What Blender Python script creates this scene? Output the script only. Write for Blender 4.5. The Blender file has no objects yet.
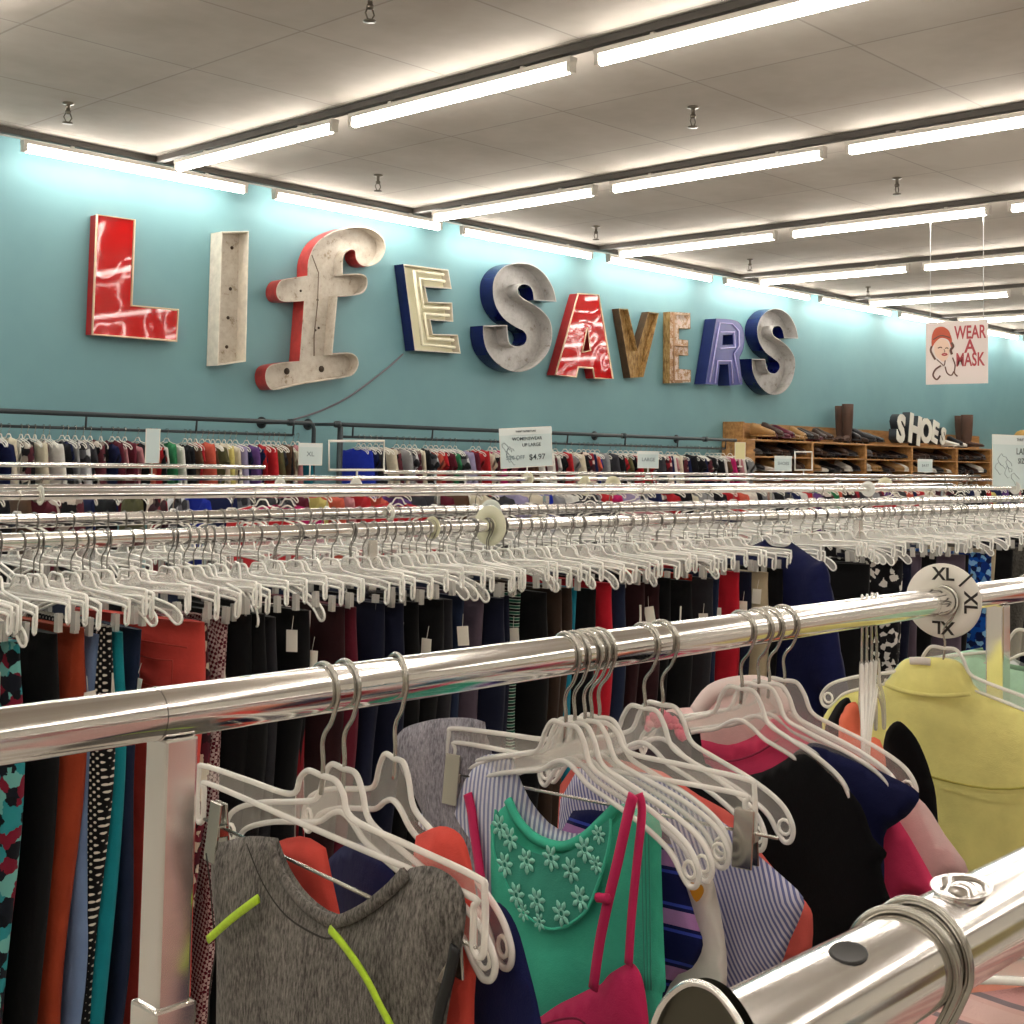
import bpy, bmesh, math, random
from mathutils import Vector, Matrix
from mathutils.geometry import delaunay_2d_cdt
random.seed(7)
R = random.Random(11)
PI = math.pi
S = bpy.context.scene
COL = S.collection
CH = 1.62                      # camera height above the floor

# ------------------------------------------------------------------ camera
F, CX, CY = 1310.0, 512.0, 383.0
vx = Vector((1771 - CX, 482 - CY, F)).normalized()
vy = Vector((-855 - CX, 430 - CY, F))
vy = (vy - vx * vy.dot(vx)).normalized()
vz = vx.cross(vy)
# rows of the world->camera (x right, y down, z forward) matrix are columns vx, vy, vz
def ray(u, v):
    d = Vector(((u - CX) / F, (v - CY) / F, 1.0))
    return Vector((vx.dot(d), vy.dot(d), vz.dot(d)))
def onY(u, v, y):
    r = ray(u, v); r = r * (y / r.y); return Vector((r.x, r.y, r.z + CH))
def onX(u, v, x):
    r = ray(u, v); r = r * (x / r.x); return Vector((r.x, r.y, r.z + CH))
def onZ(u, v, z):
    r = ray(u, v); r = r * ((z - CH) / r.z); return Vector((r.x, r.y, z))
cd = bpy.data.cameras.new('camera'); cam = bpy.data.objects.new('camera', cd); COL.objects.link(cam)
right = Vector((vx.x, vy.x, vz.x)); down = Vector((vx.y, vy.y, vz.y)); fwd = Vector((vx.z, vy.z, vz.z))
m = Matrix((right, -down, -fwd)).transposed().to_4x4(); m.translation = (0, 0, CH)
cam.matrix_world = m
cd.sensor_width = 36; cd.sensor_fit = 'HORIZONTAL'; cd.lens = F / 1024 * 36
cd.shift_y = (CY - 512) / 1024
cd.clip_start = .02; cd.clip_end = 200
S.camera = cam

# ------------------------------------------------------------------ materials
def lin(h):
    if isinstance(h, str):
        h = h.lstrip('#'); c = [int(h[i:i + 2], 16) / 255 for i in (0, 2, 4)]
    else: c = h
    return tuple(x / 12.92 if x <= .04045 else ((x + .055) / 1.055) ** 2.4 for x in c) + (1,)
MATS = {}
class NT:
    def __init__(s, name):
        s.m = bpy.data.materials.new(name); s.m.use_nodes = True
        s.n = s.m.node_tree.nodes; s.l = s.m.node_tree.links
        s.b = s.n['Principled BSDF']; s.out = s.n['Material Output']
    def add(s, t, **kw):
        x = s.n.new(t)
        for k, v in kw.items(): setattr(x, k, v)
        return x
    def link(s, a, b): s.l.new(a, b)
    def coords(s, kind='Object', scale=(1, 1, 1), rot=(0, 0, 0)):
        t = s.add('ShaderNodeTexCoord'); mp = s.add('ShaderNodeMapping')
        mp.inputs['Scale'].default_value = scale; mp.inputs['Rotation'].default_value = rot
        s.link(t.outputs[kind], mp.inputs['Vector']); return mp.outputs['Vector']
    def noise(s, vec, scale, detail=3, rough=.6):
        x = s.add('ShaderNodeTexNoise'); x.inputs['Scale'].default_value = scale
        x.inputs['Detail'].default_value = detail; x.inputs['Roughness'].default_value = rough
        if vec is not None: s.link(vec, x.inputs['Vector'])
        return x.outputs['Fac']
    def ramp(s, fac, stops, interp='LINEAR'):
        r = s.add('ShaderNodeValToRGB'); r.color_ramp.interpolation = interp
        e = r.color_ramp.elements
        while len(e) < len(stops): e.new(.5)
        for i, (p, c) in enumerate(stops):
            e[i].position = p; e[i].color = lin(c)
        s.link(fac, r.inputs['Fac']); return r.outputs['Color']
    def bump(s, h, strength=.3, dist=.01):
        b = s.add('ShaderNodeBump'); b.inputs['Strength'].default_value = strength; b.inputs['Distance'].default_value = dist
        s.link(h, b.inputs['Height']); s.link(b.outputs['Normal'], s.b.inputs['Normal'])
def plain(name, col, rough=.5, metal=0, spec=.5, noise=0, nscale=30, bump=0):
    if name in MATS: return MATS[name]
    t = NT(name)
    t.b.inputs['Roughness'].default_value = rough; t.b.inputs['Metallic'].default_value = metal
    t.b.inputs['Specular IOR Level'].default_value = spec
    c = lin(col)
    if noise:
        v = t.coords(); f = t.noise(v, nscale)
        d = tuple(max(0, x * (1 - noise)) for x in c[:3]); u = tuple(min(1, x * (1 + noise)) for x in c[:3])
        r = t.add('ShaderNodeValToRGB'); r.color_ramp.elements[0].position = .3; r.color_ramp.elements[1].position = .7
        r.color_ramp.elements[0].color = d + (1,); r.color_ramp.elements[1].color = u + (1,)
        t.link(f, r.inputs['Fac']); t.link(r.outputs['Color'], t.b.inputs['Base Color'])
        if bump: t.bump(f, bump)
    else:
        t.b.inputs['Base Color'].default_value = c
        if bump:
            v = t.coords(); t.bump(t.noise(v, nscale), bump)
    MATS[name] = t.m; return t.m
def emis(name, col, s):
    if name in MATS: return MATS[name]
    t = NT(name); t.b.inputs['Base Color'].default_value = (.8, .8, .8, 1)
    t.b.inputs['Emission Color'].default_value = lin(col); t.b.inputs['Emission Strength'].default_value = s
    MATS[name] = t.m; return t.m
def cloth(name, cols, pattern=None, scale=1.0, rough=.85, bump=.35):
    """woven or knitted fabric, with an optional printed pattern"""
    if name in MATS: return MATS[name]
    t = NT(name); t.b.inputs['Roughness'].default_value = rough; t.b.inputs['Specular IOR Level'].default_value = .2
    t.b.inputs['Sheen Weight'].default_value = .03
    v = t.coords()
    fine = t.noise(v, 700, 2); soft = t.noise(v, 14, 4)
    if isinstance(cols, str): cols = [cols]
    base = lin(cols[0])
    def outc(c): t.link(c, t.b.inputs['Base Color'])
    if pattern is None:
        r = t.add('ShaderNodeValToRGB'); r.color_ramp.elements[0].position = .25; r.color_ramp.elements[1].position = .8
        r.color_ramp.elements[0].color = tuple(x * .84 for x in base[:3]) + (1,)
        r.color_ramp.elements[1].color = tuple(min(1, x * 1.12) for x in base[:3]) + (1,)
        t.link(soft, r.inputs['Fac']); outc(r.outputs['Color'])
    elif pattern == 'heather':
        v2 = t.coords(scale=(420, 420, 130)); h = t.noise(v2, 1.0, 3, .7)
        v3 = t.coords(scale=(22, 22, 3)); h3 = t.noise(v3, 1.0, 3, .6)
        mx = t.add('ShaderNodeMath', operation='MULTIPLY_ADD'); mx.inputs[1].default_value = .7
        t.link(h, mx.inputs[0])
        m2 = t.add('ShaderNodeMath', operation='MULTIPLY'); m2.inputs[1].default_value = .3; t.link(h3, m2.inputs[0]); t.link(m2.outputs[0], mx.inputs[2])
        outc(t.ramp(mx.outputs[0], [(.38, cols[1]), (.5, cols[0]), (.64, cols[2])]))
    elif pattern in ('stripe_v', 'stripe_h', 'stripe_d'):
        rot = {'stripe_v': (0, 0, 0), 'stripe_h': (0, PI / 2, 0), 'stripe_d': (0, .5, 0)}[pattern]
        v2 = t.coords(rot=rot)
        w = t.add('ShaderNodeTexWave', wave_type='BANDS', bands_direction='X'); w.inputs['Scale'].default_value = scale
        w.inputs['Distortion'].default_value = .15; w.inputs['Detail'].default_value = 1
        t.link(v2, w.inputs['Vector'])
        n = len(cols)
        if n == 2: outc(t.ramp(w.outputs['Fac'], [(.45, cols[0]), (.55, cols[1])]))
        else: outc(t.ramp(w.outputs['Fac'], [(i / n, c) for i, c in enumerate(cols)], 'CONSTANT'))
    elif pattern == 'dots':
        v2 = t.coords(scale=(scale, scale * .0, scale), rot=(0, PI / 4, 0))
        vo = t.add('ShaderNodeTexVoronoi'); vo.inputs['Randomness'].default_value = 0; vo.inputs['Scale'].default_value = 1
        t.link(v2, vo.inputs['Vector']); outc(t.ramp(vo.outputs['Distance'], [(.22, cols[1]), (.28, cols[0])]))
    elif pattern == 'print':
        v2 = t.coords(scale=(scale, scale, scale)); 
        vo = t.add('ShaderNodeTexVoronoi'); vo.inputs['Scale'].default_value = 1
        nz = t.add('ShaderNodeTexNoise'); nz.inputs['Scale'].default_value = 2; t.link(v2, nz.inputs['Vector'])
        mm = t.add('ShaderNodeMixRGB'); mm.inputs['Fac'].default_value = .35; t.link(v2, mm.inputs[1]); t.link(nz.outputs['Color'], mm.inputs[2])
        t.link(mm.outputs['Color'], vo.inputs['Vector'])
        sp = t.add('ShaderNodeSeparateColor'); t.link(vo.outputs['Color'], sp.inputs['Color'])
        n = len(cols); outc(t.ramp(sp.outputs[0], [(i / n, c) for i, c in enumerate(cols)], 'CONSTANT'))
    elif pattern == 'weave':
        v2 = t.coords(scale=(scale, scale, scale), rot=(0, .5, 0))
        c = t.add('ShaderNodeTexChecker'); c.inputs['Scale'].default_value = 1; t.link(v2, c.inputs['Vector'])
        c.inputs['Color1'].default_value = lin(cols[0]); c.inputs['Color2'].default_value = lin(cols[1]); outc(c.outputs['Color'])
    mb = t.add('ShaderNodeMath', operation='MULTIPLY_ADD'); mb.inputs[1].default_value = .12; t.link(fine, mb.inputs[0]); t.link(soft, mb.inputs[2])
    t.bump(mb.outputs[0], bump, .012)
    MATS[name] = t.m; return t.m

chrome = plain('polished chrome', (.93, .91, .90), .09, 1)
t = NT('chrome')
t.b.inputs['Base Color'].default_value = (.86, .84, .82, 1); t.b.inputs['Metallic'].default_value = 1
v = t.coords(scale=(3, 60, 60)); f_ = t.noise(v, 1, 3)
mr = t.add('ShaderNodeMapRange'); mr.inputs['To Min'].default_value = .07; mr.inputs['To Max'].default_value = .2
t.link(f_, mr.inputs['Value']); t.link(mr.outputs[0], t.b.inputs['Roughness'])
vv = t.coords(scale=(2.2, 6, 6)); t.bump(t.noise(vv, 1, 1), .12, .02)
chrome = t.m
wire = plain('hook wire', (.72, .71, .68), .22, 1)
steel_d = plain('dark steel pipe', '#3c4347', .45, .6)
white_pl = plain('white plastic', '#e9e6dc', .35)
pale_pl = plain('pale hanger plastic', '#e8e6de', .3, spec=.7)
rim_pl = plain('hanger rim plastic', '#efece4', .18, spec=.8)
black_pl = plain('black plastic', '#1a1a1c', .4)
def clear(name, col, alpha, rough=.1):
    t = NT(name); tr = t.add('ShaderNodeBsdfTransparent'); mx = t.add('ShaderNodeMixShader')
    t.b.inputs['Base Color'].default_value = lin(col); t.b.inputs['Roughness'].default_value = rough; t.b.inputs['Specular IOR Level'].default_value = .8
    mx.inputs[0].default_value = alpha
    t.link(tr.outputs[0], mx.inputs[1]); t.link(t.b.outputs[0], mx.inputs[2]); t.link(mx.outputs[0], t.out.inputs['Surface'])
    return t.m
web_pl = clear('clear hanger web', '#efeae2', .16)
clear_rim = clear('clear hanger edge', '#fbf8f2', .62, .1)
acryl = clear('clear sign sleeve', '#e6f2f4', .35)

# ------------------------------------------------------------------ mesh helpers
def link(name, bm, mats, parent=None, smooth=True):
    me = bpy.data.meshes.new(name); bm.to_mesh(me); bm.free()
    if not isinstance(mats, (list, tuple)): mats = [mats]
    for x in mats: me.materials.append(x)
    if smooth:
        for p in me.polygons: p.use_smooth = True
    o = bpy.data.objects.new(name, me); COL.objects.link(o)
    if parent: o.parent = parent
    return o
def tag(o, label, cat=None, group=None, kind=None):
    if label: o['label'] = label
    if cat: o['category'] = cat
    if group: o['group'] = group
    if kind: o['kind'] = kind
    return o
def empty(name, loc=(0, 0, 0), rz=0, label=None, cat=None, group=None):
    o = bpy.data.objects.new(name, None); COL.objects.link(o); o.empty_display_size = .05
    o.location = loc; o.rotation_euler = (0, 0, rz); tag(o, label, cat, group); return o
def dup(root, loc=None, rz=None, label=None, group=None):
    r = root.copy(); COL.objects.link(r)
    if loc is not None: r.location = loc
    if rz is not None: r.rotation_euler = (0, 0, rz)
    if label: r['label'] = label
    if group: r['group'] = group
    for ch in list(root.children):
        c = ch.copy(); COL.objects.link(c); c.parent = r; c.matrix_parent_inverse = ch.matrix_parent_inverse
        for g in list(ch.children):
            d = g.copy(); COL.objects.link(d); d.parent = c
    return r
def box(bm, c, s, mi=0, rot=None):
    g = bmesh.ops.create_cube(bm, size=1)
    M = Matrix.Translation(c) @ (rot.to_4x4() if rot else Matrix()) @ Matrix.Diagonal((s[0], s[1], s[2], 1))
    bmesh.ops.transform(bm, matrix=M, verts=g['verts'])
    for f in {f for v in g['verts'] for f in v.link_faces}: f.material_index = mi
def bevel(bm, w=.004, seg=2):
    bmesh.ops.bevel(bm, geom=[e for e in bm.edges], offset=w, segments=seg, affect='EDGES', profile=.6)
def catmull(P, sub=6, closed=False):
    P = [Vector(p) for p in P]; n = len(P); out = []
    for i in range(n if closed else n - 1):
        if closed: a, b, c, d = P[i - 1], P[i], P[(i + 1) % n], P[(i + 2) % n]
        else: a, b, c, d = P[max(i - 1, 0)], P[i], P[i + 1], P[min(i + 2, n - 1)]
        for k in range(sub):
            t = k / sub
            out.append(.5 * ((2 * b) + (c - a) * t + (2 * a - 5 * b + 4 * c - d) * t * t + (3 * b - a - 3 * c + d) * t ** 3))
    if not closed: out.append(P[-1])
    return out
def tube(bm, P, r, seg=8, closed=False, mi=0, cap=True, flat=1.0, up=None):
    P = [Vector(p) for p in P]; n = len(P); rings = []
    ref = None
    for i in range(n):
        if closed: T = P[(i + 1) % n] - P[i - 1]
        else: T = P[min(i + 1, n - 1)] - P[max(i - 1, 0)]
        if T.length < 1e-9: T = Vector((0, 0, 1))
        T.normalize()
        if up is not None: ref = Vector(up)
        elif ref is None:
            ref = Vector((0, 1, 0)) if abs(T.y) < .9 else Vector((1, 0, 0))
        N = (ref - T * ref.dot(T))
        if N.length < 1e-6: N = T.orthogonal()
        N.normalize(); B = T.cross(N)
        if up is None: ref = N
        rr = r[i] if isinstance(r, (list, tuple)) else r
        rings.append([bm.verts.new(P[i] + (N * math.cos(a) * flat + B * math.sin(a)) * rr) for a in [2 * PI * k / seg for k in range(seg)]])
    for i in range(n if closed else n - 1):
        A, Bq = rings[i], rings[(i + 1) % n]
        for k in range(seg):
            f = bm.faces.new((A[k], A[(k + 1) % seg], Bq[(k + 1) % seg], Bq[k])); f.material_index = mi
    if cap and not closed:
        for q in (rings[0][::-1], rings[-1]):
            f = bm.faces.new(q); f.material_index = mi
def cyl(bm, a, b, r, seg=20, mi=0): tube(bm, [a, b], r, seg, mi=mi)
def lathe(bm, prof, seg=24, mi=0, M=None):
    rings = []
    for (r, z) in prof:
        ring = []
        for k in range(seg):
            a = 2 * PI * k / seg; p = Vector((r * math.cos(a), r * math.sin(a), z))
            ring.append(bm.verts.new(M @ p if M else p))
        rings.append(ring)
    for i in range(len(rings) - 1):
        for k in range(seg):
            f = bm.faces.new((rings[i][k], rings[i][(k + 1) % seg], rings[i + 1][(k + 1) % seg], rings[i + 1][k])); f.material_index = mi
def cdt(outers, interior=()):
    """triangulate polygon (first ring) with holes and interior points -> verts, tris"""
    V = []; E_ = []; Fc = []
    for ring in outers:
        b = len(V); V += [Vector(p[:2]) if not isinstance(p, Vector) else Vector((p[0], p[1])) for p in ring]
        n = len(ring); E_ += [(b + i, b + (i + 1) % n) for i in range(n)]
        Fc.append(list(range(b, b + n)))
    V += [Vector(p) for p in interior]
    r = delaunay_2d_cdt(V, E_, Fc if len(outers) == 1 else [], 1 if len(outers) == 1 else 2, 1e-6)
    return r[0], r[2]
def pip(p, poly):
    x, y = p[0], p[1]; c = False; n = len(poly); j = n - 1
    for i in range(n):
        xi, yi = poly[i][0], poly[i][1]; xj, yj = poly[j][0], poly[j][1]
        if (yi > y) != (yj > y) and x < (xj - xi) * (y - yi) / (yj - yi) + xi: c = not c
        j = i
    return c
def dseg(p, a, b):
    ax, ay = a[0], a[1]; dx, dy = b[0] - ax, b[1] - ay; L = dx * dx + dy * dy
    t = 0 if L == 0 else max(0, min(1, ((p[0] - ax) * dx + (p[1] - ay) * dy) / L))
    return math.hypot(p[0] - ax - t * dx, p[1] - ay - t * dy)
def pdist(p, poly):
    return min(dseg(p, poly[i], poly[(i + 1) % len(poly)]) for i in range(len(poly)))
def text_obj(name, s, size, mat, parent, loc, rot, extrude=.0005, align='CENTER', sx=1.0, bold=0):
    c = bpy.data.curves.new(name, 'FONT'); c.body = s; c.size = size; c.extrude = extrude; c.offset = bold
    c.align_x = align; c.align_y = 'CENTER'; c.resolution_u = 3
    o = bpy.data.objects.new(name, c); COL.objects.link(o)
    dg = bpy.context.evaluated_depsgraph_get()
    me = bpy.data.meshes.new_from_object(o.evaluated_get(dg)); bpy.data.objects.remove(o)
    me.materials.clear(); me.materials.append(mat)
    o = bpy.data.objects.new(name, me); COL.objects.link(o); o.parent = parent
    o.location = loc; o.rotation_euler = rot; o.scale = (sx, 1, 1); return o

# ------------------------------------------------------------------ the room
WY = 11.1; ZC = CH + 2.72; X0, X1, YB = -6.0, 42.0, -6.0
def slab(name, c, s, mat, lbl=None):
    bm = bmesh.new(); box(bm, c, s); o = link(name, bm, mat, smooth=False); tag(o, lbl, None, None, 'structure'); return o
t = NT('teal painted wall')
v = t.coords(); n1 = t.noise(v, .7, 4); n2 = t.noise(v, 60, 3)
t.link(t.ramp(n1, [(.3, '#6a959d'), (.7, '#74a0a6')]), t.b.inputs['Base Color']); t.b.inputs['Roughness'].default_value = .6
t.bump(n2, .08, .004); teal = t.m
t = NT('ceiling panels')
v = t.coords(); bk = t.add('ShaderNodeTexBrick'); bk.offset = 0; bk.squash = 1
bk.inputs['Scale'].default_value = 1; bk.inputs['Mortar Size'].default_value = .010; bk.inputs['Brick Width'].default_value = 1.27; bk.inputs['Row Height'].default_value = 1.27
bk.inputs['Mortar Smooth'].default_value = .3; bk.inputs['Bias'].default_value = 0
bk.inputs['Color1'].default_value = lin('#bfb8af'); bk.inputs['Color2'].default_value = lin('#b8b1a8'); bk.inputs['Mortar'].default_value = lin('#a29b93')
mp = t.add('ShaderNodeMapping'); mp.inputs['Location'].default_value = (.05, -.43, 0); t.link(v, mp.inputs['Vector']); t.link(mp.outputs[0], bk.inputs['Vector'])
st = t.noise(v, .5, 5, .65)
mx = t.add('ShaderNodeMixRGB', blend_type='MULTIPLY'); mx.inputs[0].default_value = .55
t.link(bk.outputs['Color'], mx.inputs[1]); t.link(t.ramp(st, [(.32, '#c2b9ae'), (.62, '#ffffff')]), mx.inputs[2])
t.link(mx.outputs[0], t.b.inputs['Base Color']); t.b.inputs['Roughness'].default_value = .9
t.bump(bk.outputs['Fac'], -.5, .004)
ceil_m = t.m
t = NT('floor vinyl'); v = t.coords(); ck = t.add('ShaderNodeTexChecker'); ck.inputs['Scale'].default_value = 3.3
ck.inputs['Color1'].default_value = lin('#bdb7ae'); ck.inputs['Color2'].default_value = lin('#b2aca3'); t.link(v, ck.inputs['Vector']); t.link(ck.outputs[0], t.b.inputs['Base Color']); t.b.inputs['Roughness'].default_value = .35
floor_m = t.m
offw = plain('off white wall paint', '#c9c4ba', .8)
slab('wall_back', ((X0 + X1) / 2, WY + .1, ZC / 2), (X1 - X0, .2, ZC), teal)
slab('wall_left', (X0 - .1, (YB + WY) / 2, ZC / 2), (.2, WY - YB, ZC), offw)
slab('wall_right', (X1 + .1, (YB + WY) / 2, ZC / 2), (.2, WY - YB, ZC), offw)
slab('wall_front', ((X0 + X1) / 2, YB - .1, ZC / 2), (X1 - X0, .2, ZC), offw)
slab('ceiling', ((X0 + X1) / 2, (YB + WY) / 2, ZC + .05), (X1 - X0, WY - YB, .1), ceil_m)
slab('floor', ((X0 + X1) / 2, (YB + WY) / 2, -.05), (X1 - X0, WY - YB, .1), floor_m)

# ------------------------------------------------------------------ lights
tubeE = emis('fluorescent tube', '#fff8ee', 16)
hous = plain('light housing', '#c4beb4', .5)
duct = plain('dark raceway', '#4a453f', .6)
def fixture(L):
    t = empty('strip_light', (0, 0, 0))
    bm = bmesh.new(); box(bm, (0, 0, .062), (L, .07, .035)); link('housing', bm, hous, t, False)
    bm = bmesh.new(); cyl(bm, (-L / 2 + .04, 0, 0), (L / 2 - .04, 0, 0), .030, 12); link('fluorescent_tube', bm, tubeE, t)
    for s in (-1, 1):
        bm = bmesh.new(); box(bm, (s * (L / 2 - .02), 0, .015), (.035, .062, .075)); link('lamp_socket', bm, hous, t, False)
    for s in (-.3, .3):
        bm = bmesh.new(); box(bm, (s * L, 0, .1), (.03, .03, .05)); link('bracket', bm, hous, t, False)
    return t
fx = fixture(2.3); used = False
ZT = CH + 2.565
def place_fix(loc, rz, label, group):
    global used
    if not used:
        used = True; fx.location = loc; fx.rotation_euler = (0, 0, rz); tag(fx, label, 'light', group); return
    dup(fx, loc, rz, label, group)
RX = [(-3.19, 'behind'), (0, 'over'), (3.19, 'left'), (6.385, ''), (9.577, ''), (12.77, ''), (15.96, ''), (19.15, ''), (22.35, ''), (25.5, '')]
ords = {6.385: 'nearest ceiling row', 9.577: 'second ceiling row from the left', 12.77: 'third ceiling row from the left', 15.96: 'fourth ceiling row from the left', 19.15: 'fifth ceiling row, right of the letters', 22.35: 'sixth ceiling row at the right', 25.5: 'farthest ceiling row at the right'}
pos = {0: 'end by the wall', 1: 'second lamp from the wall', 2: 'third lamp from the wall'}
for x, _ in RX:
    for k in range(6):
        y = 10.4 - 1.12 - 2.5 * k
        if y < -5: continue
        lab = 'fluorescent strip light, %s, %s' % (ords[x], pos.get(k, 'farther lamp')) if x in ords else 'white fluorescent strip light in the ceiling rows behind the viewer'
        place_fix((x, y, ZT), PI / 2, lab, 'strip lights across the ceiling')
    bm = bmesh.new(); box(bm, (0, 0, 0), (.07, WY - .35 - YB, .05)); o = link('ceiling_raceway', bm, duct, smooth=False); o.location = (x, (WY - .35 + YB) / 2, ZC - .028)
    tag(o, 'dark metal raceway on the ceiling above the %s' % ords[x] if x in ords else 'dark metal raceway on the ceiling behind the viewer', 'raceway', 'ceiling raceways')
for k in range(-2, 13):
    x = 3.75 * 1.35 + 1.17 + (k - 0) * 2.625
    if x < X0 + 1.3: continue
    place_fix((x, 10.78, ZT), 0, 'fluorescent strip light along the teal wall, %s' % ('left of the red L' if k < 0 else ['above the red L and white I', 'above the lower-case f', 'above the big blue-sided S', 'above the V and tan E', 'above the last S', 'right of the last S', 'above the shoe shelf'][k] if k < 7 else 'toward the far right corner'), 'strip lights along the teal wall')
bm = bmesh.new(); box(bm, (0, 0, 0), (X1 - X0 - .2, .07, .05)); o = link('ceiling_raceway', bm, duct, smooth=False); o.location = ((X0 + X1) / 2, 10.78, ZC - .028)
tag(o, 'dark metal raceway running along the ceiling beside the teal wall', 'raceway', 'ceiling raceways')

# sprinklers
brass = plain('sprinkler metal', '#6b645a', .35, .8)
def sprinkler():
    bm = bmesh.new()
    lathe(bm, [(0, 0), (.035, 0), (.035, -.008), (.012, -.012), (.012, -.045), (.018, -.05), (.018, -.065), (.008, -.07), (.0, -.07)], 14)
    for s in (-1, 1): tube(bm, [(s * .014, 0, -.062), (s * .026, 0, -.09), (s * .008, 0, -.12)], .004, 6)
    lathe(bm, [(0, -.118), (.03, -.12), (.03, -.126), (0, -.128)], 14)
    return link('sprinkler_head', bm, brass)
sp0 = sprinkler()
SPR = [((370, 8), 'at the top edge above the letter f'), ((68, 113), 'at the left above the red L'), ((378, 183), 'above the lower-case f, near the wall'), ((693, 117), 'between the first two lamp rows'), ((897, 186), 'between the second and third lamp rows'), ((596, 233), 'above the red A'), ((750, 265), 'above the last S'), ((868, 292), 'beyond the last S, small')]
for i, ((u, v_), l) in enumerate(SPR):
    p = onZ(u, v_, ZC - .08); o = sp0 if i == 0 else sp0.copy()
    if i: COL.objects.link(o)
    o.location = (p.x, p.y, ZC); o.scale = (1.3,) * 3
    tag(o, 'small metal sprinkler head on the ceiling ' + l, 'sprinkler', 'ceiling sprinklers')

# ------------------------------------------------------------------ wall letters
def zpts(pts, o, sc): return [((p[0] / sc + o[0], p[1] / sc + o[1]) + tuple(p[2:])) for p in pts]
def smooth_path(pts, sub=5):
    """pts with a third item 'c' are corners; others are smoothed"""
    n = len(pts); cor = [i for i, p in enumerate(pts) if len(p) > 2]
    if not cor: return [tuple(q) for q in catmull([p[:2] for p in pts], sub, True)]
    out = []
    for a, b in zip(cor, cor[1:] + [cor[0] + n]):
        seg = [pts[i % n][:2] for i in range(a, b + 1)]
        if len(seg) == 2: out.append(seg[0])
        else: out += [tuple(q) for q in catmull([Vector(q) for q in seg], sub)][:-1]
    return out
def offs(poly, d):
    n = len(poly); A = sum(poly[i][0] * poly[(i + 1) % n][1] - poly[(i + 1) % n][0] * poly[i][1] for i in range(n)); s = 1 if A > 0 else -1
    out = []
    for i in range(n):
        a, b, c = Vector(poly[i - 1]), Vector(poly[i]), Vector(poly[(i + 1) % n])
        e1 = (b - a).normalized() if (b - a).length > 1e-9 else Vector((1, 0)); e2 = (c - b).normalized() if (c - b).length > 1e-9 else e1
        n1 = Vector((-e1.y, e1.x)) * s; n2 = Vector((-e2.y, e2.x)) * s; k = n1 + n2
        k = k / max(k.length_squared / 2, .5) if k.length > 1e-6 else n1
        out.append((b.x + k.x * d, b.y + k.y * d))
    return out
WL = WY - .01
def letter(name, lbl, px, depth, outer, style, face=None, inner=None, holes=(), trim=None, trimw=.012, sub=5, back=None):
    """px: outline of the front edge in the photograph; back-projected on its own plane and given real depth"""
    yf = WL - depth
    def plane(ring):
        return [(q.x, q.z) for q in (onY(u, v, yf) for u, v in ring)]
    ring = plane(smooth_path(px, sub)); hs = [plane(smooth_path(h, sub)) for h in holes]
    cx = sum(p[0] for p in ring) / len(ring); zmin = min(p[1] for p in ring)
    t = empty(name, (cx, WL, zmin), 0, lbl, 'sign letter')
    L = lambda p, y: Vector((p[0] - cx, y - WL, p[1] - zmin))
    bm = bmesh.new()
    for r_ in [ring] + hs:
        A = [bm.verts.new(L(p, yf)) for p in r_]; B = [bm.verts.new(L(p, WL)) for p in r_]; n = len(r_)
        for i in range(n): bm.faces.new((A[i], A[(i + 1) % n], B[(i + 1) % n], B[i]))
    link('casing', bm, outer, t, False)
    if style == 'channel':
        w = .012; rin = offs(ring, w); hin = [offs(h, -w) for h in hs]; yb = WL - .04
        bm = bmesh.new()
        for r_, ri in [(ring, rin)] + list(zip(hs, hin)):
            n = len(r_); A = [bm.verts.new(L(p, yf)) for p in r_]; B = [bm.verts.new(L(p, yf)) for p in ri]; C = [bm.verts.new(L(p, yb)) for p in ri]
            for i in range(n):
                j = (i + 1) % n; bm.faces.new((A[i], A[j], B[j], B[i])); bm.faces.new((B[i], B[j], C[j], C[i]))
        link('channel_wall', bm, inner, t, False)
        vs, fs = cdt([rin] + hin); bm = bmesh.new(); V = [bm.verts.new(L(p, yb)) for p in vs]
        for f in fs:
            c = sum((vs[i] for i in f), Vector((0, 0))) / len(f)
            if pip(c, rin) and not any(pip(c, h) for h in hin): bm.faces.new([V[i] for i in f])
        link('back_panel', bm, back or inner, t, False)
    else:
        vs, fs = cdt([ring] + hs); bm = bmesh.new(); V = [bm.verts.new(L(p, yf + .004)) for p in vs]
        for f in fs:
            c = sum((vs[i] for i in f), Vector((0, 0))) / len(f)
            if pip(c, ring) and not any(pip(c, h) for h in hs): bm.faces.new([V[i] for i in f])
        link('face', bm, face, t, False)
    if trim:
        for r_ in [ring] + hs:
            bm = bmesh.new(); tube(bm, [L(p, yf) for p in r_], trimw, 6, True); link('edge_trim', bm, trim, t)
    def neon(paths, rad, mat, nm='neon_tube', dy=-.01):
        for P in paths:
            q = [onY(u, v, yf + dy) for u, v in P]; bm = bmesh.new()
            tube(bm, [Vector((a.x - cx, a.y - WL, a.z - zmin)) for a in q], rad, 8); link(nm, bm, mat, t)
    return t, neon
t = NT('red acrylic'); t.b.inputs['Base Color'].default_value = lin('#b50f12'); t.b.inputs['Roughness'].default_value = .06; t.b.inputs['Coat Weight'].default_value = .6; t.b.inputs['Coat Roughness'].default_value = .03
v = t.coords(scale=(1.3, 1, 1.0)); t.bump(t.noise(v, 1.3, 1), .6, .12); redac = t.m
redside = plain('red enamel', '#9c1a1c', .35, noise=.2, nscale=6)
redside2 = plain('worn red enamel', '#b23a36', .4, noise=.35, nscale=5)
blueside = plain('cobalt enamel', '#0b124c', .25, noise=.15, nscale=5)
cream = plain('cream trim', '#e6c8a8', .35)
whiteen = plain('old white enamel', '#d9d2c4', .4, noise=.12, nscale=12, bump=.1)
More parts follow.
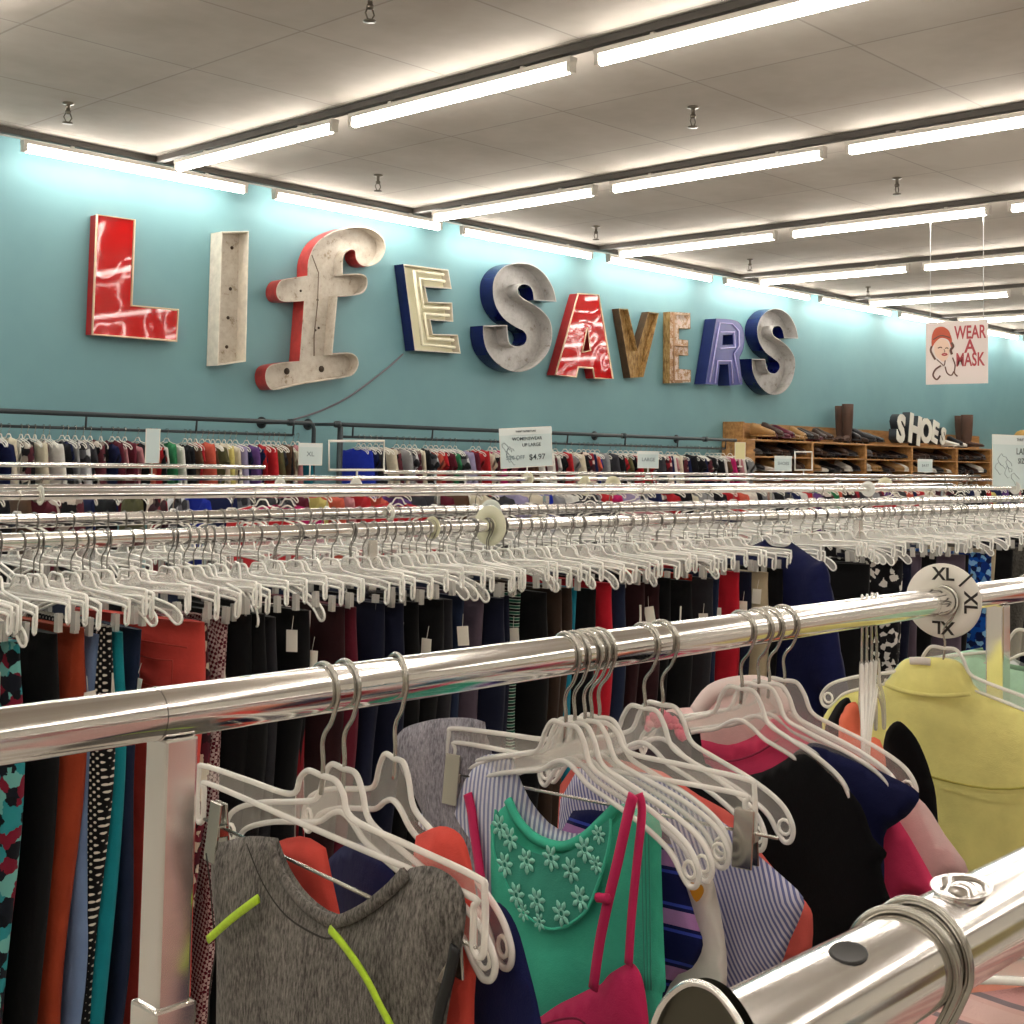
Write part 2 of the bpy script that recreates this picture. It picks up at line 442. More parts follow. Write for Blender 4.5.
t = NT('weathered white interior'); v = t.coords()
a = t.ramp(t.noise(v, 9, 6, .75), [(.33, '#7d6a52'), (.42, '#b9afa1'), (.6, '#c9c2b6')]); t.link(a, t.b.inputs['Base Color']); t.b.inputs['Roughness'].default_value = .5
t.bump(t.noise(v, 20, 4), .25, .01); oldwhite = t.m
t = NT('weathered grey interior'); v = t.coords()
a = t.ramp(t.noise(v, 8, 6, .75), [(.3, '#6d5d4a'), (.42, '#a7a5a2'), (.6, '#b7b5b3')]); t.link(a, t.b.inputs['Base Color']); t.b.inputs['Roughness'].default_value = .45; t.b.inputs['Metallic'].default_value = .2
t.bump(t.noise(v, 25, 4), .25, .01); oldgrey = t.m
t = NT('distressed wood'); v = t.coords(scale=(3, 3, 1)); a = t.ramp(t.noise(v, 9, 5, .7), [(.35, '#5e4325'), (.5, '#94743f'), (.66, '#b09468')])
t.link(a, t.b.inputs['Base Color']); t.b.inputs['Roughness'].default_value = .6; t.bump(t.noise(v, 20, 4), .4, .01); vwood = t.m
t = NT('flaking tan paint'); v = t.coords(); a = t.ramp(t.noise(v, 11, 6, .8), [(.36, '#6f4a2b'), (.47, '#a9825c'), (.56, '#c9bdb2'), (.66, '#cfa9a0')])
t.link(a, t.b.inputs['Base Color']); t.b.inputs['Roughness'].default_value = .6; tanp = t.m
neonm = plain('unlit neon glass', '#fbf7dc', .15)
purp = plain('violet blue face', '#3f4488', .3, noise=.1, nscale=6)
lav = plain('pale violet neon', '#b9b2e6', .15)
c_ = 'c'
Lp = zpts([(190, 75, c_), (382, 102, c_), (365, 540, c_), (605, 563, c_), (597, 722, c_), (165, 688, c_)], (60, 200), 5.12)
letter('sign_letter', 'glossy red letter L with a cream edge, leftmost sign letter on the teal wall', Lp, .12, redside, 'face', face=redac, trim=cream, trimw=.012)
Ip = zpts([(828, 161, c_), (968, 158, c_), (952, 828, c_), (806, 848, c_)], (60, 200), 5.12)
tI, nI = letter('sign_letter', 'hollow white metal letter I standing right of the red L', Ip, .19, whiteen, 'channel', inner=whiteen, back=oldwhite)
fp = zpts([(300, 292, c_), (305, 220), (338, 150), (395, 105), (465, 80), (540, 73), (600, 90), (640, 130), (647, 180), (622, 228), (580, 250), (540, 245), (517, 218), (512, 185), (495, 176), (468, 195), (458, 230), (458, 285, c_), (540, 284), (566, 305), (563, 350), (530, 377), (435, 385, c_), (412, 640, c_), (480, 634), (518, 650), (528, 690), (505, 732), (455, 748), (280, 775), (160, 801), (125, 785), (112, 740), (125, 700), (165, 683), (265, 672, c_), (285, 405, c_), (195, 408), (165, 385), (163, 345), (182, 315), (215, 306)], (240, 210), 4.452)
tf, _ = letter('sign_letter', 'lower-case letter f with red sides and a worn white hollow face', fp, .18, redside2, 'channel', inner=oldwhite)
Ep = zpts([(728, 240, c_), (928, 266, c_), (943, 352, c_), (825, 343, c_), (838, 408, c_), (945, 412, c_), (950, 498, c_), (848, 490, c_), (860, 552, c_), (970, 555, c_), (983, 640, c_), (778, 625, c_)], (240, 210), 4.452)
tE, nE = letter('sign_letter', 'blue-sided letter E with rows of unlit cream neon tubing', Ep, .16, blueside, 'channel', inner=whiteen, back=plain('cream face', '#e2dfc2', .4))
nE([zpts(P, (240, 210), 4.452) for P in ([(905, 288), (775, 272), (812, 598), (955, 612)], [(910, 318), (800, 305), (815, 435), (930, 438)], [(930, 470), (822, 462), (835, 572), (950, 580)])], .020, neonm)
S1 = zpts([(582, 312, c_), (562, 230), (510, 142), (435, 88), (350, 76), (265, 100), (210, 165), (198, 250), (215, 335), (262, 410), (330, 460), (385, 490), (402, 530), (385, 568), (340, 580), (300, 560), (288, 500), (285, 452, c_), (140, 455, c_), (142, 530), (168, 615), (235, 692), (320, 732), (400, 727), (480, 680), (538, 600), (556, 515), (545, 430), (500, 368), (440, 325), (380, 290), (350, 258), (352, 225), (382, 207), (418, 217), (438, 250), (444, 302, c_)], (460, 250), 6.024)
letter('sign_letter', 'largest letter S with cobalt sides and a hollow grey face, left of the red A', S1, .22, blueside, 'channel', inner=oldgrey)
Ap = zpts([(712, 262, c_), (835, 270, c_), (922, 776, c_), (810, 772, c_), (800, 712, c_), (712, 705, c_), (700, 765, c_), (575, 752, c_)], (460, 250), 6.024)
Ah = zpts([(766, 470, c_), (787, 605, c_), (735, 618, c_)], (460, 250), 6.024)
letter('sign_letter', 'glossy red letter A with a cream edge, between the big S and the V', Ap, .15, redside, 'face', face=redac, holes=[Ah], trim=cream, trimw=.012)
Vp = zpts([(92, 90, c_), (137, 92, c_), (183, 290, c_), (237, 106, c_), (288, 112, c_), (212, 425, c_), (148, 428, c_)], (600, 290), 4.876)
letter('sign_letter', 'weathered brown wooden letter V on the teal wall', Vp, .12, plain('dark old wood', '#4a3620', .7, noise=.3, nscale=12), 'channel', inner=vwood)
E2 = zpts([(342, 106, c_), (440, 112, c_), (441, 190, c_), (385, 186, c_), (385, 240, c_), (430, 245, c_), (430, 320, c_), (384, 317, c_), (384, 384, c_), (443, 390, c_), (443, 450, c_), (340, 455, c_)], (600, 290), 4.876)
tE2, nE2 = letter('sign_letter', 'small letter E in flaking tan paint between the V and the R', E2, .12, vwood, 'face', face=tanp)
nE2([zpts(P, (600, 290), 4.876) for P in ([(430, 122), (360, 118), (362, 440), (430, 440)], [(365, 270), (425, 275)])], .012, plain('rusted tube', '#a98563', .5))
Rp = zpts([(567, 139, c_), (650, 146), (688, 170), (705, 225), (698, 290), (680, 330, c_), (696, 460, c_), (632, 466, c_), (625, 362, c_), (585, 361, c_), (575, 462, c_), (515, 458, c_)], (600, 290), 4.876)
Rh = zpts([(602, 220, c_), (646, 217, c_), (649, 265, c_), (598, 268, c_)], (600, 290), 4.876)
tR, nR = letter('sign_letter', 'violet-blue letter R outlined in pale neon, left of the last S', Rp, .2, plain('deep blue enamel', '#1d2660', .3, noise=.15, nscale=5), 'face', face=purp, holes=[Rh])
nR([zpts(P, (600, 290), 4.876) for P in ([(535, 450), (585, 160), (645, 165), (678, 200), (680, 270), (655, 310), (680, 450)], [(590, 205), (655, 205), (660, 280), (588, 285)], [(562, 455), (575, 345), (640, 345), (648, 455)])], .010, lav)
S2 = zpts([(967, 237, c_), (955, 180), (925, 125), (880, 93), (830, 95), (787, 130), (768, 180), (772, 240), (800, 295), (840, 330), (868, 352), (876, 380), (855, 406), (825, 400), (810, 370), (806, 337, c_), (740, 335, c_), (746, 400), (775, 462), (825, 506), (880, 506), (925, 465), (948, 400), (950, 335), (925, 285), (888, 250), (850, 225), (840, 200), (850, 180), (875, 177), (890, 198), (898, 235, c_)], (600, 290), 4.876)
letter('sign_letter', 'letter S with blue sides and a hollow grey face, last sign letter on the right', S2, .22, blueside, 'channel', inner=oldgrey)
def holes(t, yb, pts, o, sc, r):
    for p in pts:
        q = onY(p[0] / sc + o[0], p[1] / sc + o[1], yb); bm = bmesh.new()
        lathe(bm, [(r, 0), (r, .004), (0, .004)], 12, 0, Matrix.Translation((q.x - t.location.x, yb - WL, q.z - t.location.z)) @ Matrix.Rotation(PI / 2, 4, 'X')); link('bolt_hole', bm, plain('rusty hole', '#3a2c20', .8), t)
holes(tI, WL - .045, [(880, 245), (872, 455), (860, 603), (853, 752)], (60, 200), 5.12, .018)
holes(tf, WL - .045, [(335, 535), (350, 525), (270, 360), (345, 400)], (240, 210), 4.452, .014)
holes(tf, WL - .045, [(208, 718), (362, 708)], (240, 210), 4.452, .035)
bm = bmesh.new(); q = [onY(u / 4.452 + 240, v_ / 4.452 + 210, WL - .06) - tf.location for u, v_ in [(320, 200), (350, 280), (345, 420), (330, 560), (330, 650)]]; tube(bm, q, .006, 6); link('wiring', bm, plain('old wiring', '#6e5f50', .7), tf)
# hanging cable
P = [onY(u, v, WY - .02) for u, v in [(403, 354), (385, 370), (350, 396), (320, 411), (292, 420)]]
bm = bmesh.new(); tube(bm, catmull(P, 6), .011, 6); tag(link('power_cable', bm, plain('faded red cable', '#6e6d74', .5)), 'thin grey cable sagging from the blue-sided E to the left pipe rack', 'cable')

# ------------------------------------------------------------------ hangers
def hook_pts(r=.0212, tail=-.083):
    P = []
    for a in range(205, -31, -15): P.append((r * math.cos(math.radians(a)), 0, r * math.sin(math.radians(a)) + (0.0)))
    P = [(x, y, z) for x, y, z in P]
    P += [(.012, 0, -.024), (.003, 0, -.034), (.0, 0, -.044), (.002, 0, -.06), (0, 0, tail)]
    return P
def hook_bm(rad=.0017, seg=8, sub=3):
    bm = bmesh.new(); P = catmull(hook_pts(), sub); tube(bm, P, rad, seg)
    return bm
# a: shirt hanger outline (half), b: clip hanger outline (half)
HA = [(0, -.066), (.018, -.066), (.029, -.078), (.040, -.098), (.075, -.108), (.14, -.122), (.188, -.138), (.208, -.156), (.207, -.170), (.196, -.174), (.184, -.166), (.165, -.150), (.12, -.135), (.07, -.124), (.035, -.116), (.015, -.105), (0, -.101)]
HB = [(0, -.068), (.020, -.068), (.032, -.076), (.046, -.092), (.12, -.095), (.198, -.098), (.208, -.106), (.208, -.146), (.197, -.146), (.196, -.120), (.188, -.112), (.05, -.112), (0, -.112)]
def full(half): return [(-x, z) for x, z in half[::-1][:-1]][:] + [(x, z) for x, z in half[1:-1]] if False else [(x, z) for x, z in half] + [(-x, z) for x, z in half[::-1][1:-1]]
def frame_bm(half, rad, seg, sub):
    ring = full(half); P = catmull([(x, 0, z) for x, z in ring], sub, True) if sub > 1 else [Vector((x, 0, z)) for x, z in ring]
    bm = bmesh.new(); tube(bm, P, rad, seg, True, up=(0, 1, 0)); return bm, P
def web_bm(half, sub=2):
    ring = [(p[0], p[2]) for p in catmull([(x, 0, z) for x, z in full(half)], sub, True)]
    vs, fs = cdt([ring]); bm = bmesh.new()
    for y in (-.0009, .0009):
        V = [bm.verts.new((p.x, y, p.y)) for p in vs]
        for f in fs: bm.faces.new([V[i] for i in (f if y < 0 else f[::-1])])
    return bm
def clip_bm(x):
    bm = bmesh.new()
    for s in (-1, 1):
        box(bm, (x, s * .005, -.150), (.020, .0025, .052), rot=Matrix.Rotation(s * .10, 3, 'X'))
    box(bm, (x, 0, -.148), (.022, .010, .010)); bevel(bm, .0008, 1)
    return bm
def hero_hanger(kind, X, rail, label, tilt=0, hookmat=None, rz=0, w=1.0):
    t = empty('coat_hanger' if kind == 'a' else 'clip_hanger', (X, rail[0], rail[1]), -PI / 2 + rz, label, 'hanger')
    half = HA if kind == 'a' else HB
    half = [(x if x < .05 else .05 + (x - .05) * w, z) for x, z in half]; ex = .05 + (.196 - .05) * w
    bm, _ = frame_bm(half, .0026, 8, 5); link('frame', bm, clear_rim, t)
    link('web', web_bm(half), web_pl, t, False)
    link('hook', hook_bm(.0019, 8, 4), hookmat or wire, t)
    if kind == 'b':
        bm = bmesh.new(); cyl(bm, (-.2, 0, -.145), (.2, 0, -.145), .0016, 8); link('clip_rod', bm, wire, t)
        for s in (-1, 1): link('clip', clip_bm(s * .168), wire, t, False)
    else:
        for s in (-1, 1):
            bm = bmesh.new(); P = [(s * ex + .007 * math.cos(a), 0, -.160 + .007 * math.sin(a)) for a in [2 * PI * k / 10 for k in range(10)]]
            tube(bm, P, .0018, 6, True); link('end_eyelet', bm, rim_pl, t)
    return t

# ------------------------------------------------------------------ garments
def half_outline(kind, p):
    """right half from centre of the neck, over the shoulder, down to the hem centre; metres, z below the rail axis"""
    W = p.get('W', .19); L_ = p.get('L', .66); nw = p.get('nw', .085); nd = p.get('nd', .08); top = p.get('top', -.118)
    sl = p.get('slope', .035); hem = p.get('hem', W + .02)
    if kind == 'tank':
        st = p.get('strap', .17); ah = p.get('arm', .15)
        N = [(0, top - nd), (nw * .45, top - nd * .93), (nw * .8, top - nd * .55), (nw * .97, top - nd * .2), (nw, top)]
        return N, [(st, top - sl), (st - .004, top - sl - ah * .4), (st + .0, top - sl - ah * .8), (W, top - sl - ah), (W - .008, top - L_ * .55), (hem, top - L_)]
    if kind == 'tee':
        sh = p.get('sh', .205); sx = p.get('sx', .27); sz = p.get('sz', .20); cw = p.get('cuff', .075)
        N = [(0, top - nd), (nw * .45, top - nd * .93), (nw * .8, top - nd * .55), (nw * .97, top - nd * .2), (nw, top)]
        return N, [(sh - .05, top - sl * .7), (sh, top - sl), (sh + (sx - sh) * .45, top - sl - sz * .38), (sx, top - sl - sz), (sx - cw, top - sl - sz - .035), (W + .006, top - sl - sz * .78 - .02), (W, top - sl - sz - .06), (W - .008, top - L_ * .6), (hem, top - L_)]
def ringof(kind, p, nd=None):
    q = dict(p)
    if nd is not None: q['nd'] = nd
    N, B = half_outline(kind, q)
    Bs = [(v_.x, v_.y) for v_ in catmull([Vector(a) for a in [N[-1]] + B], 4)] if p.get('smooth', True) else [N[-1]] + B
    Ns = [(v_.x, v_.y) for v_ in catmull([Vector(a) for a in N], 3)]
    h = Ns + Bs[1:]
    full_ = h + [(-x, z) for x, z in h[::-1][:-1]]
    return full_, Ns
def resample(ring, step):
    out = []; n = len(ring)
    for i in range(n):
        a = Vector(ring[i]); b = Vector(ring[(i + 1) % n]); k = max(1, int((b - a).length / step))
        for j in range(k): out.append(tuple(a.lerp(b, j / k)))
    return out
def sheet(bm, ring, sign, T, step, folds, seed, mi=0, closed=True, yoff=0):
    rg = random.Random(seed); ring = resample(ring, step * 1.3)
    xs = [p[0] for p in ring]; zs = [p[1] for p in ring]
    pts = []
    x = min(xs) + step
    row = 0
    z = min(zs) + step * .7
    while z < max(zs):
        x = min(xs) + step * (.5 if row % 2 else 1)
        while x < max(xs):
            if pip((x, z), ring) and pdist((x, z), ring) > step * .45: pts.append((x, z))
            x += step
        z += step * .87; row += 1
    vs, fs = cdt([ring], pts)
    ph = [rg.uniform(0, 6.28) for _ in range(6)]; fr = [rg.uniform(18, 42) for _ in range(3)]
    ztop = max(zs); H = ztop - min(zs)
    V = []
    for p in vs:
        d = pdist((p.x, p.y), ring); e = 1 - math.exp(-d / .022)
        g = (ztop - p.y) / H
        w = sum(math.sin(p.x * fr[k] + ph[k] + p.y * (3 + 2 * k)) for k in range(3)) / 3
        w2 = math.sin(p.y * 26 + p.x * 12 + ph[4]) * .5 + math.sin(p.y * 11 - p.x * 30 + ph[5]) * .5
        y = -sign * (T * e * (.75 + .35 * g) + folds * e * (w * (.35 + .9 * g) + w2 * .45))
        V.append(bm.verts.new((p.x, y + yoff, p.y)))
    for f in fs:
        if len(f) < 3: continue
        c = [V[i] for i in f]
        try: fc = bm.faces.new(c)
        except ValueError: continue
        fc.material_index = mi
    return
def garment(name, kind, p, mat, X, rail, label, cat, T=.018, step=.016, folds=.008, seed=1, rz=0, dx=0, inner=None, band=None, bandw=.006, cuffs=None, tilt=0):
    o_front, neck = ringof(kind, p)
    o_back, nb = ringof(kind, p, p.get('ndb', .022))
    bm = bmesh.new()
    sheet(bm, o_front, 1, T, step, folds, seed); sheet(bm, o_back, -1, T, step, folds, seed + 5, mi=1 if inner else 0)
    bmesh.ops.remove_doubles(bm, verts=bm.verts, dist=.0004)
    bmesh.ops.recalc_face_normals(bm, faces=bm.faces)
    root = empty(name, (X, rail[0] - dx, rail[1]), -PI / 2 + rz, label, cat)
    root.rotation_euler = (0, tilt, -PI / 2 + rz)
    link('cloth_body', bm, [mat, inner] if inner else mat, root)
    if band:
        N = [(-x, z) for x, z in neck[::-1][:-1]] + neck
        bm = bmesh.new(); tube(bm, [(x, -.004 - .006 * (1 - abs(x) / .2), z) for x, z in N], bandw, 6, flat=.45, up=(0, 1, 0)); link('neckband', bm, band, root)
    if cuffs and kind == 'tank':
        pass
    return root
def ribbon(parent, name, P, w, mat, thick=.35):
    bm = bmesh.new(); tube(bm, catmull(P, 4), w, 6, flat=thick, up=(0, 1, 0)); return link(name, bm, mat, parent)
def price_tag(parent, x, y, z, rz=0, s=1):
    bm = bmesh.new(); box(bm, (0, 0, 0), (.026 * s, .0012, .044 * s)); bevel(bm, .0004, 1)
    cyl(bm, (0, 0, .022 * s), (.004, 0, .05 * s), .0006, 5)
    o = link('price_tag', bm, plain('tag card', '#ece7dc', .7), parent, False); o.location = (x, y, z); o.rotation_euler = (0, R.uniform(-.25, .25), rz); return o

RZ = CH - .19                # every chrome rail has its axis here
FR = (.845, RZ)              # front rack, rear rail
NR_ = (.250, RZ - .0055)             # front rack, near rail
# ---- racks
def snap(bm, x, y, z, r, ang=0):
    """push-button joint: raised rim and dome on top of the rail"""
    M = Matrix.Translation((x, y, z)) @ Matrix.Rotation(ang, 4, 'X') @ Matrix.Diagonal((1.5, 1, 1, 1))
    lathe(bm, [(.010, r - .001), (.0115, r + .0012), (.0095, r + .0008), (.0085, r - .002), (.0062, r - .002), (.005, r + .0012), (.002, r + .0022), (.0, r + .0024)], 24, 0, M)
def rail_obj(xa, xb, y, z, r, t, joints=()):
    bm = bmesh.new(); n = max(2, int((xb - xa) / .25))
    tube(bm, [(xa + (xb - xa) * k / n, y, z) for k in range(n + 1)], r, 40, cap=False)
    tube(bm, [(xa + (xb - xa) * k / n, y, z) for k in range(n + 1)], r - .0018, 24, cap=False)
    for x in joints: 
        tube(bm, [(x - .0008, y, z), (x + .0008, y, z)], r + .0006, 40, cap=False)
    return link('rail', bm, chrome, t)
def sqpost(t, x, y, ztop, a=.026, sleeve=None):
    bm = bmesh.new(); box(bm, (x, y, (ztop + .02) / 2), (a, a, ztop - .02)); bevel(bm, .0022, 2)
    o = link('post', bm, chrome, t, False)
    if sleeve:
        bm = bmesh.new(); box(bm, (x, y, (sleeve + .03) / 2), (a + .007, a + .007, sleeve - .03)); bevel(bm, .0022, 2)
        link('post_sleeve', bm, chrome, o, False)
    return o
# rear rail of the front rack
t = empty('clothes_rack', (0, 0, 0), 0, 'long chrome tube clothes rack nearest the camera, holding the tank tops and the yellow shirt', 'clothes rack')
rail_obj(-.6, 3.6, FR[0], FR[1], .0190, t, joints=(.515, 1.72, 2.2))
for x in (.530, 1.945, 3.4): sqpost(t, x, FR[0], RZ - .017, .027, RZ - .205)
for x in (.530, 1.945, 3.4):
    bm = bmesh.new(); box(bm, (x, FR[0], .02), (.05, .5, .04)); bevel(bm, .004, 2); link('foot', bm, chrome, t, False)
bm = bmesh.new(); box(bm, (1.96, FR[0], .12), (2.9, .025, .025)); link('base_bar', bm, chrome, t, False)
# near rail
t = empty('clothes_rack', (0, 0, 0), 0, 'short chrome clothes rail across the bottom right corner with a rounded end plate', 'clothes rack')
rail_obj(.366, 3.6, NR_[0], NR_[1], .0195, t)
bm = bmesh.new(); snap(bm, .535, NR_[0], NR_[1], .0195, .1); link('snap_button', bm, chrome, t)
bm = bmesh.new(); M = Matrix.Translation((.437, NR_[0], NR_[1])) @ Matrix.Rotation(.25, 4, 'X') @ Matrix.Diagonal((1.6, 1, 1, 1)); lathe(bm, [(.0062, .0190), (.0058, .0199), (.0052, .0197), (.0, .0196)], 16, 0, M); link('slot', bm, plain('dark slot', '#1c1a18', .6), t)
# rounded end plate
bm = bmesh.new()
prof = [(-.024, -.10), (-.024, -.03), (-.0225, -.002), (-.017, .016), (-.008, .026), (0, .0285), (.008, .026), (.017, .016), (.0225, -.002), (.024, -.03), (.024, -.10)]
ring = [(p.x, p.y) for p in catmull([Vector(a) for a in prof], 4)]
vs, fs = cdt([ring])
for dx in (0, .004):
    V = [bm.verts.new((.356 + dx, NR_[0] + p.x, NR_[1] + p.y)) for p in vs]
    for f in fs: bm.faces.new([V[i] for i in f])
bm2 = bmesh.new(); tube(bm2, [(.354, NR_[0] + p[0], NR_[1] + p[1]) for p in ring], .0013, 8); link('plate_rim', bm2, chrome, t)
link('end_plate', bm, plain('brushed plate steel', '#5d5a50', .35, .9), t)  # flat plate; the shading of a hollow is put into its dark colour
for x in (2.3,):
    bm = bmesh.new(); box(bm, (x, NR_[0], (RZ - .05) / 2 + .02), (.024, .024, RZ - .07)); bevel(bm, .002, 2); link('post', bm, chrome, t, False)
    bm = bmesh.new(); box(bm, (x, NR_[0], .02), (.05, .4, .04)); bevel(bm, .004, 2); link('foot', bm, chrome, t, False)

# hooks of two hangers on the near rail
for i, x in enumerate((.487, .502)):
    tt = hero_hanger('a', x, NR_, ['clear hanger on the near rail with a big wire hook, left of the pair', 'clear hanger on the near rail with a big wire hook, right of the pair'][i], rz=.12 * (1 - 2 * i) + .06)
    tt['group'] = 'hangers on the near rail'

# ---- XL size ring and plain rings
def size_ring(loc, rz, r, label, xl=True, mat=None):
    t = empty('size_divider', loc, rz, label, 'size marker')
    bm = bmesh.new(); M = Matrix.Rotation(PI / 2, 4, 'X')
    lathe(bm, [(.0195, -.0012), (.0195, .0012), (r - .001, .0012), (r, 0), (r - .001, -.0012), (.0195, -.0012)], 48, 0, M); link('disc', bm, mat or white_pl, t)
    bm = bmesh.new(); lathe(bm, [(.0195, -.007), (.0195, .007), (.0215, .007), (.0215, -.007), (.0195, -.007)], 32, 0, M); link('collar', bm, mat or white_pl, t)
    if xl:
        ink = plain('black ink', '#26221f', .6)
        for k, a in enumerate((0, -PI / 2, PI)):
            q = r * .70; text_obj('lettering', 'XL', .025, ink, t, (math.sin(-a) * q, -.0018, math.cos(a) * q), (PI / 2, -a, 0) if False else (PI / 2, -a, 0), .0002, bold=.0006)
        bm = bmesh.new(); box(bm, (.031, -.0015, .031), (.003, .0008, .026), rot=Matrix.Rotation(PI / 4, 3, 'Y')); link('notch', bm, ink, t, False)
    return t
size_ring((1.765, FR[0], FR[1]), -PI / 2 + .2, .0525, 'round white XL size disc on the front rail above the yellow shirt')
for (u, v_, Y, r, l, m_) in [(432, 533, 2.55, .03, 'round cream divider ring standing on the second rack rail near the middle', '#dad8b8'), (490, 524, 2.55, .055, 'large cream size disc on the second rack rail below the big price sign', '#dcdcc2'), (491, 508, 3.25, .04, 'white size disc just behind the large cream disc', '#dfe6df'), (868, 497, 5.0, .06, 'round pale size disc on the third rack below the shoe shelf', '#dfe0da'), (280, 488, 6.0, .05, 'small white divider ring on the third rack, left of the middle', '#e4e4da'), (356, 488, 6.0, .05, 'small white divider ring on the third rack, below the wire sign frame', '#e4e4da'), (585, 483, 6.0, .07, 'cream divider ring on the third rack, left of the ring pair', '#dcd6b8'), (613, 482, 6.0, .07, 'cream divider ring on the third rack, right of the ring pair', '#dcd6b8'), (528, 480, 8.0, .06, 'small cream divider ring under the tilted price sign', '#ddd8c0'), (885, 484, 6.0, .07, 'cream divider ring beneath the shoe shelf', '#dcd6b8'), (1015, 500, 5.0, .06, 'pale divider ring under the large right-hand sign', '#dfe0da'), (40, 502, 5.0, .04, 'small white divider ring on the third rack at the far left', '#e4e4da'), (390, 520, 3.25, .03, 'tiny white divider ring on the second rack rear rail', '#e4e4da')]:
    p = onY(u, v_, Y); size_ring((p.x, Y, RZ if Y != 8.0 else CH - .19), -PI / 2 + R.uniform(-.3, .5), r, l, False, plain('ring plastic ' + m_, m_, .4))

# ------------------------------------------------------------------ hero hangers and garments on the front rail
hg = hero_hanger
c_gray = cloth('grey melange knit', ['#6f6b66', '#423f3c', '#918c86'], 'heather')
c_gray_in = cloth('grey melange lining', ['#5a5754', '#3a3836', '#77736f'], 'heather')
neon_y = plain('neon yellow piping', '#b9e02c', .5, noise=.1, nscale=300)
coral = cloth('coral knit', '#e8574c'); navy = cloth('navy knit', '#141a4a'); lgray = cloth('light grey jersey', ['#8a8790', '#65636b', '#a6a3ab'], 'heather')
bstripe = cloth('blue white stripe', ['#8d93b8', '#dcdde6'], 'stripe_v', 55); turq = cloth('turquoise jersey', '#48c4a3'); turq_l = cloth('turquoise mesh', '#43a28c')
pinkc = cloth('hot pink knit', '#cf2f63'); lace = plain('pale mint lace', '#8fd8c4', .7); navstripe = cloth('navy striped', ['#10154a', '#10154a', '#10154a', '#3a49b0', '#10154a', '#b27fb8'], 'stripe_h', 6)
white_c = cloth('white cotton', '#e9e2dc'); lavs = cloth('lavender stripe', ['#6c6f9e', '#cfcbdc'], 'stripe_d', 62); peach = cloth('peach coral', '#e5695f')
black_c = cloth('black jersey', '#030306', rough=.95); navy2 = cloth('deep navy jersey', '#12163f'); pink2 = cloth('bright pink', '#e8446f'); lpink = cloth('pale pink', '#e8c3c0')
yellow = cloth('pale yellow shirting', '#eae390', bump=.25); orange = cloth('light orange', '#ee7b5c'); mint = cloth('mint', '#b4dcc4')
maroon = cloth('maroon', '#5a1526')


def traced(name, px, mat, X, rz, label, cat, T=.012, folds=.005, step=.014, seed=1, neck=None, band=None, bandw=.006, rail=FR, sub=3):
    """a garment hanging in the plane of its hanger: its outline, taken off the photograph, gets that plane's distance, then real thickness and folds"""
    ax = Vector((math.cos(-PI / 2 + rz), math.sin(-PI / 2 + rz), 0)); nn = Vector((-ax.y, ax.x, 0)); o = Vector((X, rail[0], rail[1])); C0 = Vector((0, 0, CH))
    def loc(u, v):
        r = ray(u, v); k = (o - C0).dot(nn) / r.dot(nn); p = C0 + r * k - o; return (p.dot(ax), p.z)
    ring = [loc(*p[:2]) + tuple(p[2:]) for p in px]; ring = smooth_path(ring, sub)
    root = empty(name, o, -PI / 2 + rz, label, cat); bm = bmesh.new()
    sheet(bm, ring, 1, T, step, folds, seed); sheet(bm, ring, -1, T, step, folds, seed + 5)
    bmesh.ops.remove_doubles(bm, verts=bm.verts, dist=.0003); bmesh.ops.recalc_face_normals(bm, faces=bm.faces)
    link('cloth_body', bm, mat, root)
    if neck:
        N = catmull([Vector((loc(*p)[0], 0, loc(*p)[1])) for p in neck], 4); bm = bmesh.new()
        tube(bm, [Vector((q.x, -T * .45, q.z)) for q in N], bandw, 6, flat=.6, up=(0, 1, 0)); link('neckband', bm, band or mat, root)
    root_loc = loc
    return root, loc
def on_front(g, loc, name, pts, w, mat, y=-.016, sub=4, thick=.35):
    bm = bmesh.new(); tube(bm, catmull([Vector((loc(*p[:2])[0], p[2] if len(p) > 2 else y, loc(*p[:2])[1])) for p in pts], sub), w, 6, flat=thick, up=(0, 1, 0)); return link(name, bm, mat, g)
def Z(pts, o, sc): return [(p[0] / sc + o[0], p[1] / sc + o[1]) + tuple(p[2:]) for p in pts]
# 1 grey melange top clipped to the front hanger
hg('b', .668, FR, 'clear clip hanger in front with metal clips, holding the grey melange top', rz=-.10)
g, lc = traced('tank_top', [(213, 846), (222, 842), (250, 836), (278, 838, 'c'), (290, 868), (310, 896), (338, 914), (365, 906), (392, 886), (410, 868, 'c'), (432, 866), (456, 880), (466, 905), (462, 945), (450, 1000), (444, 1060), (446, 1200, 'c'), (446, 1330, 'c'), (212, 1330, 'c'), (210, 1200, 'c'), (216, 1024), (216, 940), (211, 880)], c_gray, .664, -.10, 'grey melange sleeveless top with neon yellow piping on the front clip hanger', 'tank top', T=.014, folds=.004, seed=3, step=.011, neck=[(276, 842), (288, 872), (308, 900), (338, 919), (366, 911), (394, 891), (412, 872)], band=c_gray, bandw=.0055)
on_front(g, lc, 'piping', [(231, 934), (255, 913), (282, 893)], .0040, neon_y, -.022)
on_front(g, lc, 'piping', [(353, 923), (368, 940), (388, 968), (405, 1000), (420, 1030), (432, 1080)], .0038, neon_y, -.021)
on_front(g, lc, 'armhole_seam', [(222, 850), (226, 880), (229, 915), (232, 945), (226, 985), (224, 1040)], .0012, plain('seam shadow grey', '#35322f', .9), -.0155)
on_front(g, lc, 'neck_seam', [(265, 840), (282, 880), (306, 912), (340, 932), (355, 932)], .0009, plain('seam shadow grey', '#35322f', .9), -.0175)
g2 = on_front(g, lc, 'side_zip', [(462, 945), (456, 975), (446, 1010), (440, 1060)], .0055, plain('black zip tape', '#141416', .5), -.006)
